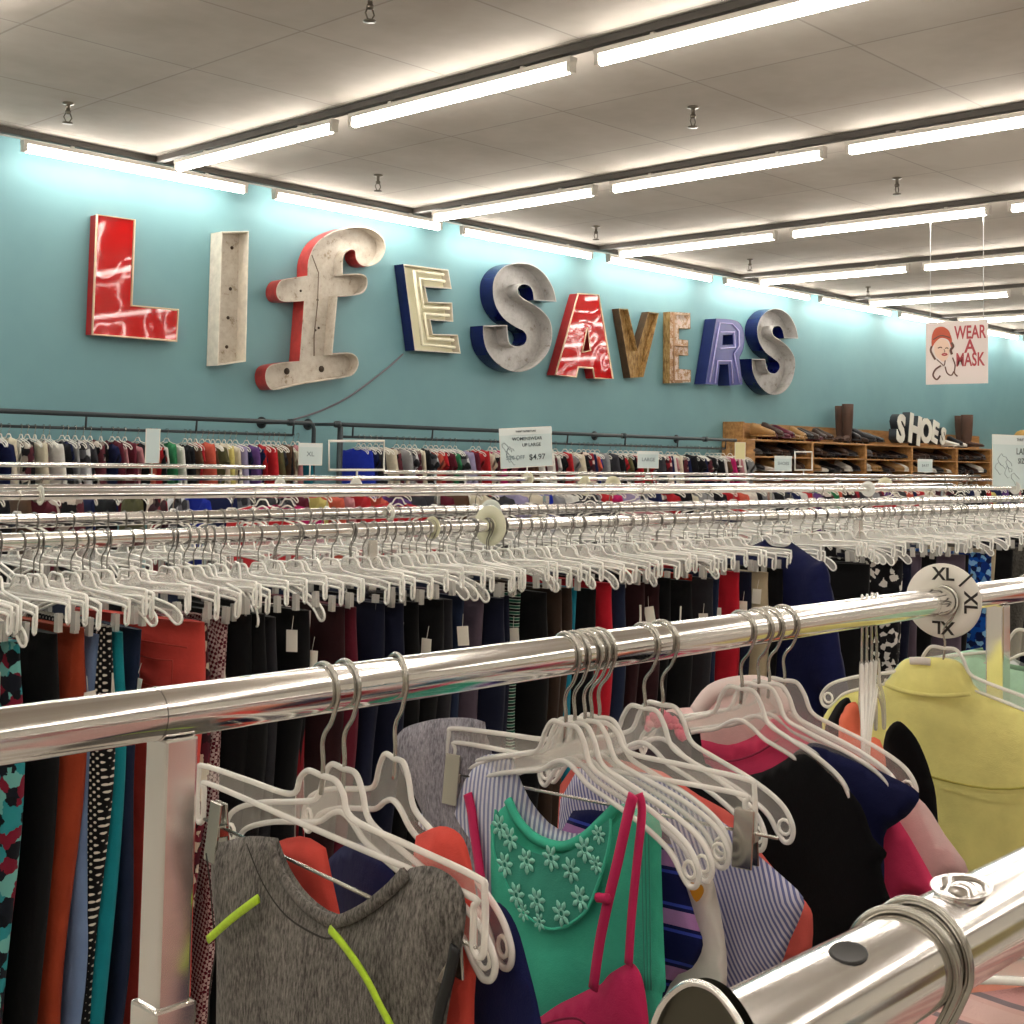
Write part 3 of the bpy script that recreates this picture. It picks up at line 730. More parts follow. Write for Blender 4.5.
# 2 coral
hg('a', .690, FR, 'clear shirt hanger right behind the grey melange top, curved end near the navy top', rz=-.12, w=.95)
traced('tank_top', [(262, 852), (300, 836), (326, 848, 'c'), (337, 900), (352, 955), (382, 976), (402, 940), (410, 880), (416, 836, 'c'), (440, 826), (460, 834), (470, 858), (477, 905), (477, 960), (474, 1040), (478, 1320, 'c'), (235, 1320, 'c'), (245, 1000), (252, 900)], coral, .694, -.12, 'coral red tank top hanging directly behind the grey melange top', 'tank top', T=.010, seed=9)
# 3 navy
hg('a', .745, FR, 'clear shirt hanger with a tall frosted neck, carrying the plain navy top', rz=-.28, w=.95)
traced('tank_top', [(322, 870), (352, 842), (386, 856, 'c'), (410, 905), (440, 935), (462, 915), (478, 900, 'c'), (500, 903), (516, 925), (528, 965), (542, 1026), (552, 1120), (560, 1320, 'c'), (320, 1320, 'c'), (325, 1000), (318, 920)], navy, .752, -.28, 'plain navy top between the coral tank and the turquoise tank', 'top', T=.010, seed=12)
# 4 pink camisole
hg('a', .962, FR, 'clear shirt hanger holding the hot pink camisole straps', rz=-.15, w=.82)
g, lc = traced('camisole', Z([(280, 992), (340, 950), (400, 920), (480, 880), (510, 868), (540, 832), (590, 800), (620, 788), (645, 800), (672, 860), (692, 1000), (700, 1200, 'c'), (700, 1500, 'c'), (120, 1500, 'c'), (150, 1200), (220, 1040)], (470, 760), 3.88), pinkc, .950, -.15, 'hot pink camisole with thin adjustable straps hanging in front of the turquoise tank', 'camisole', T=.016, seed=4, step=.012)
on_front(g, lc, 'strap', Z([(665, 130), (640, 230), (602, 400), (568, 540), (535, 700), (510, 880)], (470, 760), 3.88), .0062, pinkc, -.010)
on_front(g, lc, 'strap', Z([(668, 128), (680, 200), (660, 400), (640, 600), (628, 790)], (470, 760), 3.88), .0052, pinkc, -.004)
on_front(g, lc, 'strap', [(466, 794), (470, 812), (473, 835), (478, 870), (490, 960), (510, 1040)], .0075, pinkc, .002)
on_front(g, lc, 'slider', Z([(545, 520), (590, 525)], (470, 760), 3.88), .0045, pinkc, -.016, thick=.8)
on_front(g, lc, 'bust_seam', Z([(330, 1012), (400, 990), (470, 985), (515, 1015)], (470, 760), 3.88), .0012, plain('dark pink thread', '#8f1b42', .8), -.0175)
# 5 turquoise lace tank
hg('a', .975, FR, 'clear shirt hanger holding the turquoise lace tank', rz=-.10, w=.80)
CR = (470, 760)
g, lc = traced('tank_top', Z([(38, 185), (70, 160), (110, 142), (160, 138, 'c'), (200, 222), (270, 290), (370, 322), (460, 290), (540, 220), (590, 168, 'c'), (640, 185), (735, 238), (742, 400), (752, 700), (760, 880), (745, 920), (770, 1100), (790, 1700, 'c'), (20, 1700, 'c'), (40, 1000), (55, 600), (48, 300)], CR, 3.88), turq, .972, -.10, 'turquoise sleeveless tank with a pale floral lace yoke', 'tank top', T=.014, folds=.004, seed=21, step=.011, neck=Z([(165, 150), (205, 232), (272, 300), (370, 332), (458, 300), (536, 230), (588, 178)], CR, 3.88), bandw=.0058)
yk = Z([(158, 180), (150, 330), (190, 440), (250, 560), (340, 630), (410, 635), (500, 580), (550, 480), (598, 320), (605, 215), (545, 262), (465, 330), (370, 358), (272, 330), (200, 262)], CR, 3.88)
ykl = [lc(*p) for p in yk]; vs, fs = cdt([[(p.x, p.y) for p in catmull([Vector(p) for p in ykl], 3, True)]]); bm = bmesh.new(); V = [bm.verts.new((p.x, -.0195, p.y)) for p in vs]
for f in fs: bm.faces.new([V[i] for i in f])
link('lace_yoke', bm, turq_l, g, False)
on_front(g, lc, 'yoke_seam', yk[:10], .0018, turq, -.020)
def flower(bm, x, y, z, r, n=7):
    for k in range(n):
        a = 2 * PI * k / n + .3; d = Vector((math.cos(a), 0, math.sin(a)))
        tube(bm, [Vector((x, y, z)) + d * r * .30, Vector((x, y, z)) + d * r * .7, Vector((x, y, z)) + d * r], [r * .13, r * .24, r * .08], 6, flat=.25, up=(0, 1, 0))
    tube(bm, [(x + r * .3 * math.cos(a), y, z + r * .3 * math.sin(a)) for a in [j * PI / 4 for j in range(8)]], r * .1, 5, True, flat=.4, up=(0, 1, 0))
bm = bmesh.new()
for cx_, cy_ in [(195, 392), (280, 378), (375, 366), (452, 412), (505, 332), (240, 508), (320, 530), (415, 578), (488, 520), (175, 245), (215, 292), (550, 390), (560, 275), (330, 610), (268, 575)]:
    q = lc(cx_ / 3.88 + 470, cy_ / 3.88 + 760); flower(bm, q[0], -.0205, q[1], .0125 if cx_ not in (550, 560, 330, 268) else .009)
link('lace_flowers', bm, lace, g)
for k in (0, 1, 2): on_front(g, lc, 'fold_seam', Z([(700 + k * 14, 260), (705 + k * 14, 500), (715 + k * 12, 880)], CR, 3.88), .0009, turq_l, -.012)
# 6 blue and white striped blouse, 7 light grey jersey
hg('a', .99, FR, 'clear shirt hanger carrying the blue and white striped blouse', rz=.06, w=.72)
traced('blouse', [(418, 824), (430, 802), (443, 787), (466, 766), (489, 754), (512, 757, 'c'), (530, 800), (560, 830), (600, 830), (625, 800, 'c'), (650, 815), (655, 980, 'c'), (480, 985, 'c'), (474, 900), (468, 850), (440, 838)], bstripe, .99, .06, 'thin blue and white striped blouse behind the turquoise tank', 'blouse', T=.009, seed=31)
hg('b', 1.0, FR, 'clear clip hanger whose bars show right of the light grey jersey top', rz=.14, w=.8)
traced('tank_top', [(394, 746), (403, 729), (426, 721), (446, 718), (470, 718), (485, 722, 'c'), (490, 746), (510, 800), (560, 850), (610, 850), (640, 810, 'c'), (662, 822), (650, 980, 'c'), (450, 990, 'c'), (435, 860), (420, 808), (402, 772)], lgray, 1.004, .14, 'light grey jersey sleeveless top whose left shoulder shows behind the striped blouse', 'tank top', T=.012, seed=47)
hg('a', 1.012, FR, 'clear shirt hanger at the right of the middle cluster, curved ends toward the camera', rz=.02, w=.66)
traced('tank_top', [(560, 834), (610, 812), (655, 822), (668, 835), (683, 877), (696, 919), (703, 945), (692, 968), (670, 984), (640, 1060, 'c'), (560, 1060, 'c')], navstripe, 1.012, .02, 'navy sleeveless top with lilac and blue stripes beside the turquoise tank', 'tank top', T=.010, seed=41)
g, lc = traced('tank_top', [(600, 850), (655, 846), (684, 878), (698, 873), (711, 875), (718, 900), (725, 940), (727, 980), (720, 1060, 'c'), (600, 1060, 'c')], white_c, 1.03, .02, 'white top with a small orange heart behind the navy striped top', 'top', T=.008, seed=44)
hc = lc(704, 888); bm = bmesh.new(); hp = [(0, -.010), (.008, 0), (.007, .006), (.003, .007), (0, .004), (-.003, .007), (-.007, .006), (-.008, 0)]
vs, fs = cdt([[(p.x, p.y) for p in catmull([Vector(a) for a in hp], 3, True)]])
V = [bm.verts.new((p.x + hc[0], -.0125, p.y + hc[1])) for p in vs]
for f in fs: bm.faces.new([V[i] for i in f])
link('heart_print', bm, plain('orange ink', '#f09a2a', .6), g, False)
# 9 lavender and peach
hg('a', 1.085, FR, 'clear shirt hanger holding the lavender striped tee, just right of the middle cluster', rz=-.10, w=.68)
traced('t_shirt', [(560, 800), (630, 770), (690, 795), (715, 816), (735, 832), (757, 854), (780, 874), (803, 897), (801, 915), (790, 940), (778, 968), (748, 992), (735, 1020), (730, 1100, 'c'), (560, 1100, 'c')], lavs, 1.088, -.10, 'lavender and white fine striped tee with short sleeves', 't-shirt', T=.014, seed=51)
hg('a', 1.115, FR, 'clear shirt hanger with a frosted neck standing alone left of the black tee', rz=-.02, w=.7)
traced('t_shirt', [(560, 785), (640, 765), (700, 796), (734, 816), (752, 840), (775, 870), (806, 902), (813, 922), (808, 958), (778, 975), (760, 1100, 'c'), (560, 1100, 'c')], peach, 1.12, -.02, 'peach coral tee peeking out behind the lavender striped tee', 't-shirt', T=.010, seed=55)
g, lc = traced('tank_top', [(655, 735), (661, 716), (672, 712), (684, 722), (692, 738), (690, 790), (700, 860), (600, 860, 'c'), (610, 790), (625, 770), (640, 762)], cloth('dark plum', '#30202c'), 1.16, 0, 'dark plum top with a pink ruffled strap left of the black tee', 'top', T=.010, seed=59)
bm = bmesh.new()
for k in range(26):
    a = k / 25; q = lc(656 + 34 * a + 3 * math.sin(k * 2.1), 722 + 12 * a * a - 8 * math.sin(a * 3) + 4 * math.cos(k * 1.7)); bmesh.ops.create_icosphere(bm, subdivisions=1, radius=.005 + .002 * math.sin(k * 2.3), matrix=Matrix.Translation((q[0], -.014 + .004 * math.sin(k * 1.7), q[1])))
link('ruffle', bm, pink2, g)
# 11 the black tee cluster
hg('a', 1.262, FR, 'clear shirt hanger in front of the black tee', rz=-.12, w=.62)
traced('t_shirt', [(666, 752), (676, 741), (700, 731, 'c'), (706, 764), (728, 776), (762, 772), (788, 758, 'c'), (806, 751), (837, 778), (861, 805), (873, 837), (887, 853), (881, 865), (886, 888), (893, 912), (884, 960), (860, 1150, 'c'), (660, 1150, 'c'), (664, 900), (660, 800)], black_c, 1.262, -.12, 'large black tee in the middle of the front rail', 't-shirt', T=.014, seed=61)
hg('a', 1.296, FR, 'clear shirt hanger between the black tee and the navy tee', rz=-.06, w=.8)
traced('t_shirt', [(690, 764), (704, 762), (730, 778), (765, 774), (790, 756), (810, 743), (829, 747), (861, 761), (890, 776), (919, 793), (910, 813), (896, 824), (884, 838), (884, 900), (872, 1100, 'c'), (690, 1100, 'c')], navy2, 1.296, -.06, 'deep navy short sleeved tee just behind the black tee', 't-shirt', T=.010, seed=64)
hg('a', 1.318, FR, 'clear shirt hanger in the cluster over the bright pink tee', rz=-.04, w=.75)
g, lc = traced('t_shirt', [(694, 745), (703, 740), (728, 745), (754, 736), (770, 720), (784, 716), (800, 730), (830, 750), (866, 778), (900, 822), (920, 855), (939, 893), (928, 903), (896, 910), (884, 1080, 'c'), (695, 1080, 'c'), (692, 800)], pink2, 1.318, -.04, 'bright pink tee showing its neckline and sleeve behind the navy tee', 't-shirt', T=.010, seed=66)
on_front(g, lc, 'neck_seam', [(702, 752), (728, 760), (758, 754), (785, 738)], .0014, plain('deep pink thread', '#a82a4c', .8), -.0125)
hg('a', 1.350, FR, 'rear clear shirt hanger of the cluster over the pink tee', rz=-.02, w=.75)
g, lc = traced('shirt', [(660, 720), (664, 711), (680, 708), (697, 706), (706, 694), (716, 685), (742, 677), (775, 680), (784, 690), (796, 712), (812, 730), (860, 762), (900, 786), (925, 804), (945, 835), (969, 873), (940, 894), (925, 1080, 'c'), (690, 1080, 'c'), (665, 800)], lpink, 1.355, -.02, 'pale pink blouse with a raised collar behind the bright pink tee', 'blouse', T=.014, seed=68)
on_front(g, lc, 'collar', [(700, 712), (716, 692), (742, 684), (772, 687), (790, 712)], .012, plain('pale collar', '#e6d3cf', .8), -.006, thick=.5)
# right cluster
for i, (x, rz) in enumerate(((1.535, -1.05), (1.548, -1.09), (1.561, -1.12), (1.574, -1.16))):
    tt = hg('a', x, FR, ['first', 'second', 'third', 'fourth'][i] + ' from the left of the four turned hangers bunched beside the yellow shirt', rz=rz, w=.5); tt['group'] = 'turned hangers beside the yellow shirt'
traced('tank_top', [(838, 745), (843, 712), (850, 703), (858, 705), (863, 735), (880, 740), (887, 775), (886, 850), (870, 960, 'c'), (840, 960, 'c')], orange, 1.54, 0, 'light orange slim top in front of the black tank', 'tank top', T=.02, folds=.010, seed=77)
traced('tank_top', [(824, 736), (832, 712), (843, 699), (852, 704), (862, 762), (880, 757), (886, 732), (897, 721), (908, 728), (920, 745), (932, 778), (938, 820), (944, 980, 'c'), (840, 980, 'c'), (834, 780)], black_c, 1.60, 0, 'black tank top in front of the yellow shirt', 'tank top', T=.016, seed=74)
hg('a', 1.765, FR, 'white hanger inside the yellow shirt collar', w=.9)
g, lc = traced('shirt', [(822, 728), (827, 711), (838, 698), (858, 690), (884, 683), (896, 668), (906, 659), (930, 657), (956, 660), (968, 672), (980, 691), (1024, 712), (1080, 738), (1130, 800), (1140, 905), (1088, 910), (1074, 865), (1062, 1060, 'c'), (872, 1060, 'c'), (868, 800), (850, 770), (836, 772)], yellow, 1.765, 0, 'pale yellow collared shirt hanging with its back to the camera', 'shirt', T=.024, folds=.005, seed=81)
on_front(g, lc, 'collar_edge', [(893, 683), (915, 690), (945, 694), (978, 692)], .0035, yellow, -.024)
on_front(g, lc, 'yoke_seam', [(885, 752), (930, 770), (1000, 785), (1070, 780)], .0018, plain('yellow thread', '#b5ad50', .9), -.030)
on_front(g, lc, 'collar_label', [(914, 660), (924, 660), (934, 661)], .006, white_c, -.012)
hg('a', 2.06, FR, 'clear hanger carrying the mint top beyond the right post', rz=.05)
garment('t_shirt', 'tee', dict(W=.21, L=.34, nw=.075, nd=.03, sh=.21, sx=.29, sz=.12, top=-.10), mint, 2.06, FR, 'mint green top beyond the chrome post at the right edge', 't-shirt', T=.022, seed=85)
garment('t_shirt', 'tee', dict(W=.2, L=.34, nw=.08, nd=.03, sh=.21, sx=.28, sz=.12, top=-.115), cloth('grey speckle', ['#9a9aa0', '#d8d8d8', '#4a4a50'], 'print', 60), 2.16, FR, 'speckled grey top behind the mint top', 't-shirt', T=.022, seed=86)

# ------------------------------------------------------------------ row racks
def rack(y1, y2, xa, xb, label, posts, zr=RZ, r=.0185):
    t = empty('clothes_rack', ((xa + xb) / 2, (y1 + y2) / 2, 0), 0, label, 'clothes rack'); cx = (xa + xb) / 2; cy = (y1 + y2) / 2
    for y in ([y1] if y1 == y2 else [y1, y2]):
        bm = bmesh.new(); n = int((xb - xa) / .5) + 1
        tube(bm, [(xa - cx + (xb - xa) * k / n, y - cy, zr) for k in range(n + 1)], r, 20); link('rail', bm, chrome, t)
        for x in posts:
            bm = bmesh.new(); box(bm, (x - cx, y - cy, (zr - r) / 2 + .03), (.028, .028, zr - r - .07)); bevel(bm, .002, 1); link('post', bm, chrome, t, False)
    for x in posts:
        bm = bmesh.new(); box(bm, (x - cx, 0, .02), (.05, max(.5, y2 - y1 + .3), .04)); link('foot', bm, chrome, t, False)
        if y1 != y2:
            bm = bmesh.new(); box(bm, (x - cx, 0, .9), (.02, y2 - y1 - .03, .02)); link('cross_bar', bm, chrome, t, False)
    return t
rack(2.55, 3.27, .5, 10.2, 'second double chrome rack from the camera, full of trousers on clip hangers', (.8, 2.15, 4.6, 7.4, 10.0))
rack(5.0, 5.9, .8, 12.5, 'third double chrome rack from the camera, nearly bare rails', (1.5, 5.5, 9.2, 12.3))
rack(8.0, 8.0, 1.5, 20.5, 'fourth chrome rack from the camera, packed with colourful tops', (2.0, 6, 10, 14, 19))
rack(9.45, 9.45, 2.5, 6.75, 'short rail at the left in front of the wall racks', (3.2, 6.5), zr=CH - .13)
rack(9.2, 9.2, 7.9, 20.5, 'long chrome rail in front of the right-hand wall rack', (8.2, 12, 16, 20), zr=CH - .16)

row_pl = plain('row hanger plastic', '#fbfaf5', .25, spec=.8); row_web = clear('row hanger web', '#f2f0ea', .30); wire_d = plain('dull hook wire', (.5, .49, .47), .3, 1); clipm = clear('row clip plastic', '#d8d6d0', .55)
# row clip hanger prototypes
def row_clip():
    t = empty('clip_hanger', (0, 0, 0))
    bm, _ = frame_bm(HB, .0030, 6, 2); link('frame', bm, row_pl, t)
    bm = hook_bm(.0016, 5, 1); link('hook', bm, wire_d, t); link('web', web_bm(HB, 1), row_web, t, False)
    for s in (-1, 1):
        bm = bmesh.new(); box(bm, (s * .165, 0, -.150), (.016, .010, .036)); link('clip', bm, clipm, t, False)
    return t
def row_shirt():
    t = empty('coat_hanger', (0, 0, 0))
    bm, _ = frame_bm(HA, .0030, 6, 2); link('frame', bm, row_pl, t)
    bm = hook_bm(.0016, 5, 1); link('hook', bm, wire_d, t); link('web', web_bm(HA, 1), row_web, t, False)
    return t
rc, rs = row_clip(), row_shirt(); protos = {'c': rc, 's': rs}; pused = {'c': False, 's': False}
def put_hanger(k, X, Y, z, rz, label, group, sc=1):
    if not pused[k]:
        pused[k] = True; o = protos[k]; o.location = (X, Y, z); o.rotation_euler = (0, 0, rz); tag(o, label, 'hanger', group)
    else: o = dup(protos[k], (X, Y, z), rz, label, group); o['category'] = 'hanger'
    o.rotation_euler[1] = R.uniform(-.07, .07) if Y > 1 else 0
    return o
# trousers: folded waist edge on, legs falling; local x across, z down
def trousers_mesh(w, Lg, th, seed, taper=.75):
    rg = random.Random(seed); bm = bmesh.new(); nz, nx = 26, 10; rings = []
    p1, p2 = rg.uniform(0, 6), rg.uniform(0, 6)
    for j in range(nz + 1):
        g = j / nz; z = -.165 - g * Lg
        W = w * (1 - (1 - taper) * g ** .7) ; Tt = th * (.55 + .75 * min(1, g * 6)) * (1 - .25 * g)
        ring = []; n = 20
        for k in range(n):
            a = 2 * PI * k / n; ca, sa = math.cos(a), math.sin(a)
            x = W / 2 * math.copysign(abs(ca) ** .55, ca); y = Tt / 2 * math.copysign(abs(sa) ** .7, sa)
            y += .006 * math.sin(x * 40 + p1 + g * 5) * min(1, g * 5) + .008 * math.sin(g * 7 + p2); x += .006 * math.sin(g * 9 + p1)
            ring.append(bm.verts.new((x, y, z)))
        rings.append(ring)
    for j in range(nz):
        for k in range(20): bm.faces.new((rings[j][k], rings[j][(k + 1) % 20], rings[j + 1][(k + 1) % 20], rings[j + 1][k]))
    bm.faces.new(rings[0]); bm.faces.new(rings[-1][::-1])
    for z_ in (-.165 - .04,):
        pass
    me = bpy.data.meshes.new('trousers'); bm.to_mesh(me); bm.free()
    for p in me.polygons: p.use_smooth = True
    me.materials.append(None)
    return me
TM = [trousers_mesh(.34, .98, .045, 1), trousers_mesh(.37, 1.02, .05, 2, .7), trousers_mesh(.30, .95, .04, 3, .85), trousers_mesh(.36, .85, .055, 4, .9)]
TM_wide = trousers_mesh(.40, .9, .06, 8, .95)
def inst(me, name, mat, loc, rz, label, cat, group=None):
    o = bpy.data.objects.new(name, me); COL.objects.link(o); o.location = loc; o.rotation_euler = (0, 0, rz)
    if not me.materials: me.materials.append(None)
    o.material_slots[0].link = 'OBJECT'; o.material_slots[0].material = mat
    tag(o, label, cat, group); return o
bk_ = cloth('black trouser cloth', '#0a0a0d'); nv_ = cloth('navy trouser cloth', '#10142a'); dk_ = cloth('charcoal cloth', '#2b2b30'); mr_ = cloth('dark maroon cloth', '#2a0f14')
den = cloth('light denim', '#6f86ad'); ddn = cloth('dark denim', '#1c2740'); dots = cloth('black dotted', ['#0c0c0f', '#d8d2c4'], 'dots', 95)
rust = cloth('rust cloth', '#9a3c22'); tealc = cloth('teal cloth', '#0f7f8c'); cored = cloth('coral red twill', '#cb473f'); knitg = cloth('grey knit', ['#55534f', '#2c2b2a', '#77746e'], 'heather')
flor = cloth('teal maroon floral', ['#161a24', '#2c8c94', '#7a1a30', '#10141c', '#6fb3ae'], 'print', 60); flor2 = cloth('maroon cream print', ['#4a1220', '#2a0c14', '#c9bda8', '#6a1c2c'], 'print', 80)
weave = cloth('maroon white weave', ['#5a1828', '#c3a8a6'], 'weave', 150); redc = cloth('red cloth', '#b3182a'); ored = cloth('orange red print', ['#c43320', '#7a1612', '#d8573a'], 'print', 40)
beige = cloth('beige cloth', '#b7a88c'); brn = cloth('dark brown cloth', '#33261e'); grn = cloth('green white stripe', ['#1e5a4a', '#b8d0c0', '#14141a'], 'stripe_h', 20); tealb = cloth('bright teal cloth', '#157b96')
bwp = cloth('black white print', ['#101013', '#101013', '#dcd8d2', '#1a1a1e'], 'print', 85); prg = cloth('purple grey cloth', '#554a58'); blup = cloth('blue print', ['#0f4fae', '#0a2c78', '#7fb2dd', '#0d1c4a'], 'print', 75)
brown_s = cloth('red white side stripe', ['#0c0c10', '#7f1520', '#d8cfc8'], 'stripe_v', 9)
jacket = cloth('navy jacket cloth', '#0e1440')
# (X, material, mesh, name, label)
RB = [(1.115, knitg, 0, 'grey knit'), (1.175, flor, 1, 'teal and maroon floral'), (1.235, bk_, 0, 'black'), (1.275, rust, 1, 'rust brown'), (1.315, den, 2, 'light denim'), (1.345, dots, 1, 'black with white dots'), (1.385, tealc, 0, 'teal'), (1.425, ddn, 2, 'dark denim'), (1.505, cored, 'w', 'coral red twill'), (1.575, flor2, 1, 'maroon and cream print'), (1.615, weave, 2, 'maroon and white woven'), (1.66, bk_, 0, 'black'), (1.71, bk_, 1, 'black'), (1.76, dk_, 0, 'charcoal'), (1.81, bk_, 3, 'black'), (1.86, brown_s, 2, 'black with a red and white side stripe'), (1.92, mr_, 0, 'dark maroon'), (1.97, maroon, 1, 'maroon'), (2.03, nv_, 3, 'navy'), (2.09, nv_, 1, 'navy'), (2.16, bk_, 1, 'black'), (2.22, bk_, 3, 'black'), (2.28, dk_, 0, 'charcoal'), (2.34, ddn, 2, 'dark denim'), (2.39, prg, 2, 'purple grey'), (2.45, nv_, 1, 'navy'), (2.51, nv_, 0, 'navy'), (2.57, grn, 2, 'green and white striped'), (2.63, bk_, 1, 'black'), (2.68, brn, 0, 'dark brown'), (2.73, brn, 3, 'dark brown'), (2.77, tealb, 2, 'bright teal'), (2.83, bk_, 0, 'black'), (2.90, redc, 1, 'crimson'), (2.96, ddn, 1, 'dark denim'), (3.03, mr_, 3, 'dark maroon'), (3.10, mr_, 1, 'dark maroon'), (3.18, bk_, 0, 'black'), (3.26, bk_, 1, 'black'), (3.33, ored, 2, 'orange red print'), (3.40, dk_, 0, 'charcoal'), (3.47, ddn, 2, 'dark denim'), (3.54, redc, 1, 'red'), (3.61, nv_, 0, 'navy'), (3.70, beige, 1, 'beige'), (3.78, bk_, 3, 'black'), (4.26, bk_, 'w', 'black denim'), (4.34, bk_, 1, 'black'), (4.50, bwp, 'w', 'black and white print'), (4.60, bwp, 1, 'black and white print'), (4.72, nv_, 0, 'navy'), (4.82, prg, 2, 'purple grey'), (4.92, bk_, 0, 'black'), (5.05, prg, 'w', 'purple grey'), (5.2, bk_, 1, 'black'), (5.38, blup, 1, 'blue print'), (5.5, beige, 2, 'beige'), (5.62, bk_, 0, 'black'), (5.76, knitg, 1, 'grey knit'), (5.9, nv_, 2, 'navy'), (6.05, bk_, 0, 'black'), (6.2, ddn, 1, 'dark denim'), (6.35, bk_, 3, 'black')]
xs_used = []
cnt = {}
for r_ in RB: cnt[r_[3]] = cnt.get(r_[3], 0) + 1
for i, (x, mt, k, nm) in enumerate(RB):
    me = TM_wide if k == 'w' else TM[k]
    prev = RB[i - 1][3] if i else 'rack end'; nxt = RB[i + 1][3] if i + 1 < len(RB) else 'rack end'
    if cnt[nm] == 1: lab, grp = '%s trousers hanging from the second rack' % nm, None
    elif nm in ('black', 'navy', 'dark maroon', 'charcoal', 'dark denim') and prev == nm or nxt == nm: lab, grp = '%s trousers hanging beside others alike on the second rack' % nm, '%s trousers side by side on the second rack' % nm
    else: lab, grp = '%s trousers between the %s and %s pairs' % (nm, prev, nxt), None
    o = inst(me, 'trousers', mt, (x, 2.55 + R.uniform(-.012, .012), RZ + R.uniform(-.012, .006)), -PI / 2 + R.uniform(-.12, .12) + (.3 if k == 'w' else 0), lab, 'trousers', grp)
    if nm == 'coral red twill':
        sm_ = plain('coral seam', '#a83228', .9)
        for P in ([(-.19, -.215), (0, -.212), (.19, -.215)], [(-.17, -.217), (-.14, -.25), (-.09, -.262)], [(.05, -.245), (.10, -.248), (.15, -.245), (.15, -.30), (.10, -.305), (.05, -.30), (.05, -.245)]):
            bm = bmesh.new(); tube(bm, [(x_, -.034, z_) for x_, z_ in P], .0018, 5); link('seam', bm, sm_, o)
    if i < 48 and R.random() < .55:
        price_tag(o, R.uniform(.13, .17), R.uniform(-.03, 0), -.17 - R.uniform(.06, .13), R.uniform(-.3, .3) + .5, 1.1)
    h_ = put_hanger('c', x, 2.55, RZ, -PI / 2 + R.uniform(-.1, .1), 'clear clip hanger with a wire hook on the near rail of the second rack', 'clip hangers on the second rack near rail')
    xs_used.append(x)
# extra empty or shared hangers between
x = 1.09
while x < 6.6:
    if R.random() < .8:
        put_hanger('c' if R.random() < .6 else 's', x + R.uniform(-.01, .01), 2.55, RZ, -PI / 2 + R.uniform(-.4, .4), 'pale clear hanger hooked between trousers on the near rail of the second rack', 'extra hangers on the second rack near rail')
    x += .055 if x < 3.2 else .085
# the navy jacket among the trousers
garment('jacket', 'tee', dict(W=.25, L=.8, nw=.07, nd=.03, sh=.25, sx=.36, sz=.5, cuff=.10, top=-.075, slope=.07), jacket, 3.86, (2.44, RZ), 'big navy jacket on the second rack right of the beige trousers', 'jacket', T=.05, step=.03, seed=91, rz=-.35)
put_hanger('s', 3.90, 2.55, RZ, -PI / 2 - .3, 'pale hanger holding the navy jacket on the second rack', None)
# rear rail of second rack
x = 1.2; pal_d = [bk_, nv_, dk_, ddn, bk_, mr_]; i = 0
while x < 8.2:
    put_hanger('c' if i % 3 else 's', x, 3.27, RZ, -PI / 2 + R.uniform(-.3, .3), 'pale clear hanger on the rear rail of the second rack', 'hangers on the second rack rear rail')
    if i % 3 == 0:
        inst(TM[i % 4], 'trousers', pal_d[i % 6], (x, 3.27, RZ), -PI / 2 + R.uniform(-.15, .15), 'dark trousers on the rear rail of the second rack', 'trousers', 'dark trousers on the second rack rear rail')
    x += .052 + (.03 if x > 4 else 0); i += 1

# ------------------------------------------------------------------ tops on far racks
def top_mesh(seed, p, T=.018, step=.045):
    bm = bmesh.new(); a, _ = ringof('tee', p); b, _ = ringof('tee', p, .02)
    sheet(bm, a, 1, T, step, .007, seed); sheet(bm, b, -1, T, step, .007, seed + 3)
    bmesh.ops.remove_doubles(bm, verts=bm.verts, dist=.001); bmesh.ops.recalc_face_normals(bm, faces=bm.faces)
    me = bpy.data.meshes.new('top'); bm.to_mesh(me); bm.free()
    for q in me.polygons: q.use_smooth = True
    me.materials.append(None); return me
TP = [top_mesh(1, dict(W=.22, L=.66, nw=.06, nd=.05, sh=.2, sx=.27, sz=.35, top=-.10)), top_mesh(2, dict(W=.2, L=.62, nw=.08, nd=.08, sh=.2, sx=.25, sz=.15, top=-.11)), top_mesh(3, dict(W=.24, L=.75, nw=.06, nd=.03, sh=.22, sx=.3, sz=.5, top=-.095), T=.025), top_mesh(4, dict(W=.2, L=.6, nw=.09, nd=.1, sh=.19, sx=.24, sz=.12, top=-.115), T=.014)]
palette = [('black', '#15151a', 9), ('navy', '#1a2148', 6), ('charcoal', '#3a3a40', 5), ('maroon', '#5a1a2a', 5), ('red', '#b0242c', 5), ('cream', '#cfc6b0', 5), ('white', '#d8d6d0', 5), ('grey', '#8a8a8c', 5), ('brown', '#5a4232', 4), ('coral', '#c25a48', 3), ('dusty pink', '#b37a80', 4), ('royal blue', '#1c2fa0', 2), ('teal', '#1f6f82', 2), ('green', '#2f7a50', 1), ('olive', '#5c5a3c', 3), ('purple', '#5c3f78', 2), ('pale yellow', '#c8bc72', 2), ('lilac', '#9a92b4', 2), ('magenta', '#b02060', 2)]
pm = {n: cloth('far ' + n, c, bump=.2) for n, c, w in palette}
pm['black floral'] = cloth('far black floral', ['#17171c', '#8c8078', '#5a2a34', '#c9bfb4'], 'print', 22); pm['red plaid'] = cloth('far red plaid', ['#8f2430', '#d3c0b4', '#40202a'], 'print', 18); pm['grey print'] = cloth('far grey print', ['#6f6f75', '#c8c8cc', '#2f2f35'], 'print', 20)
bag = [n for n, c, w in palette for _ in range(w)] + ['black floral'] * 6 + ['red plaid'] * 4 + ['grey print'] * 6
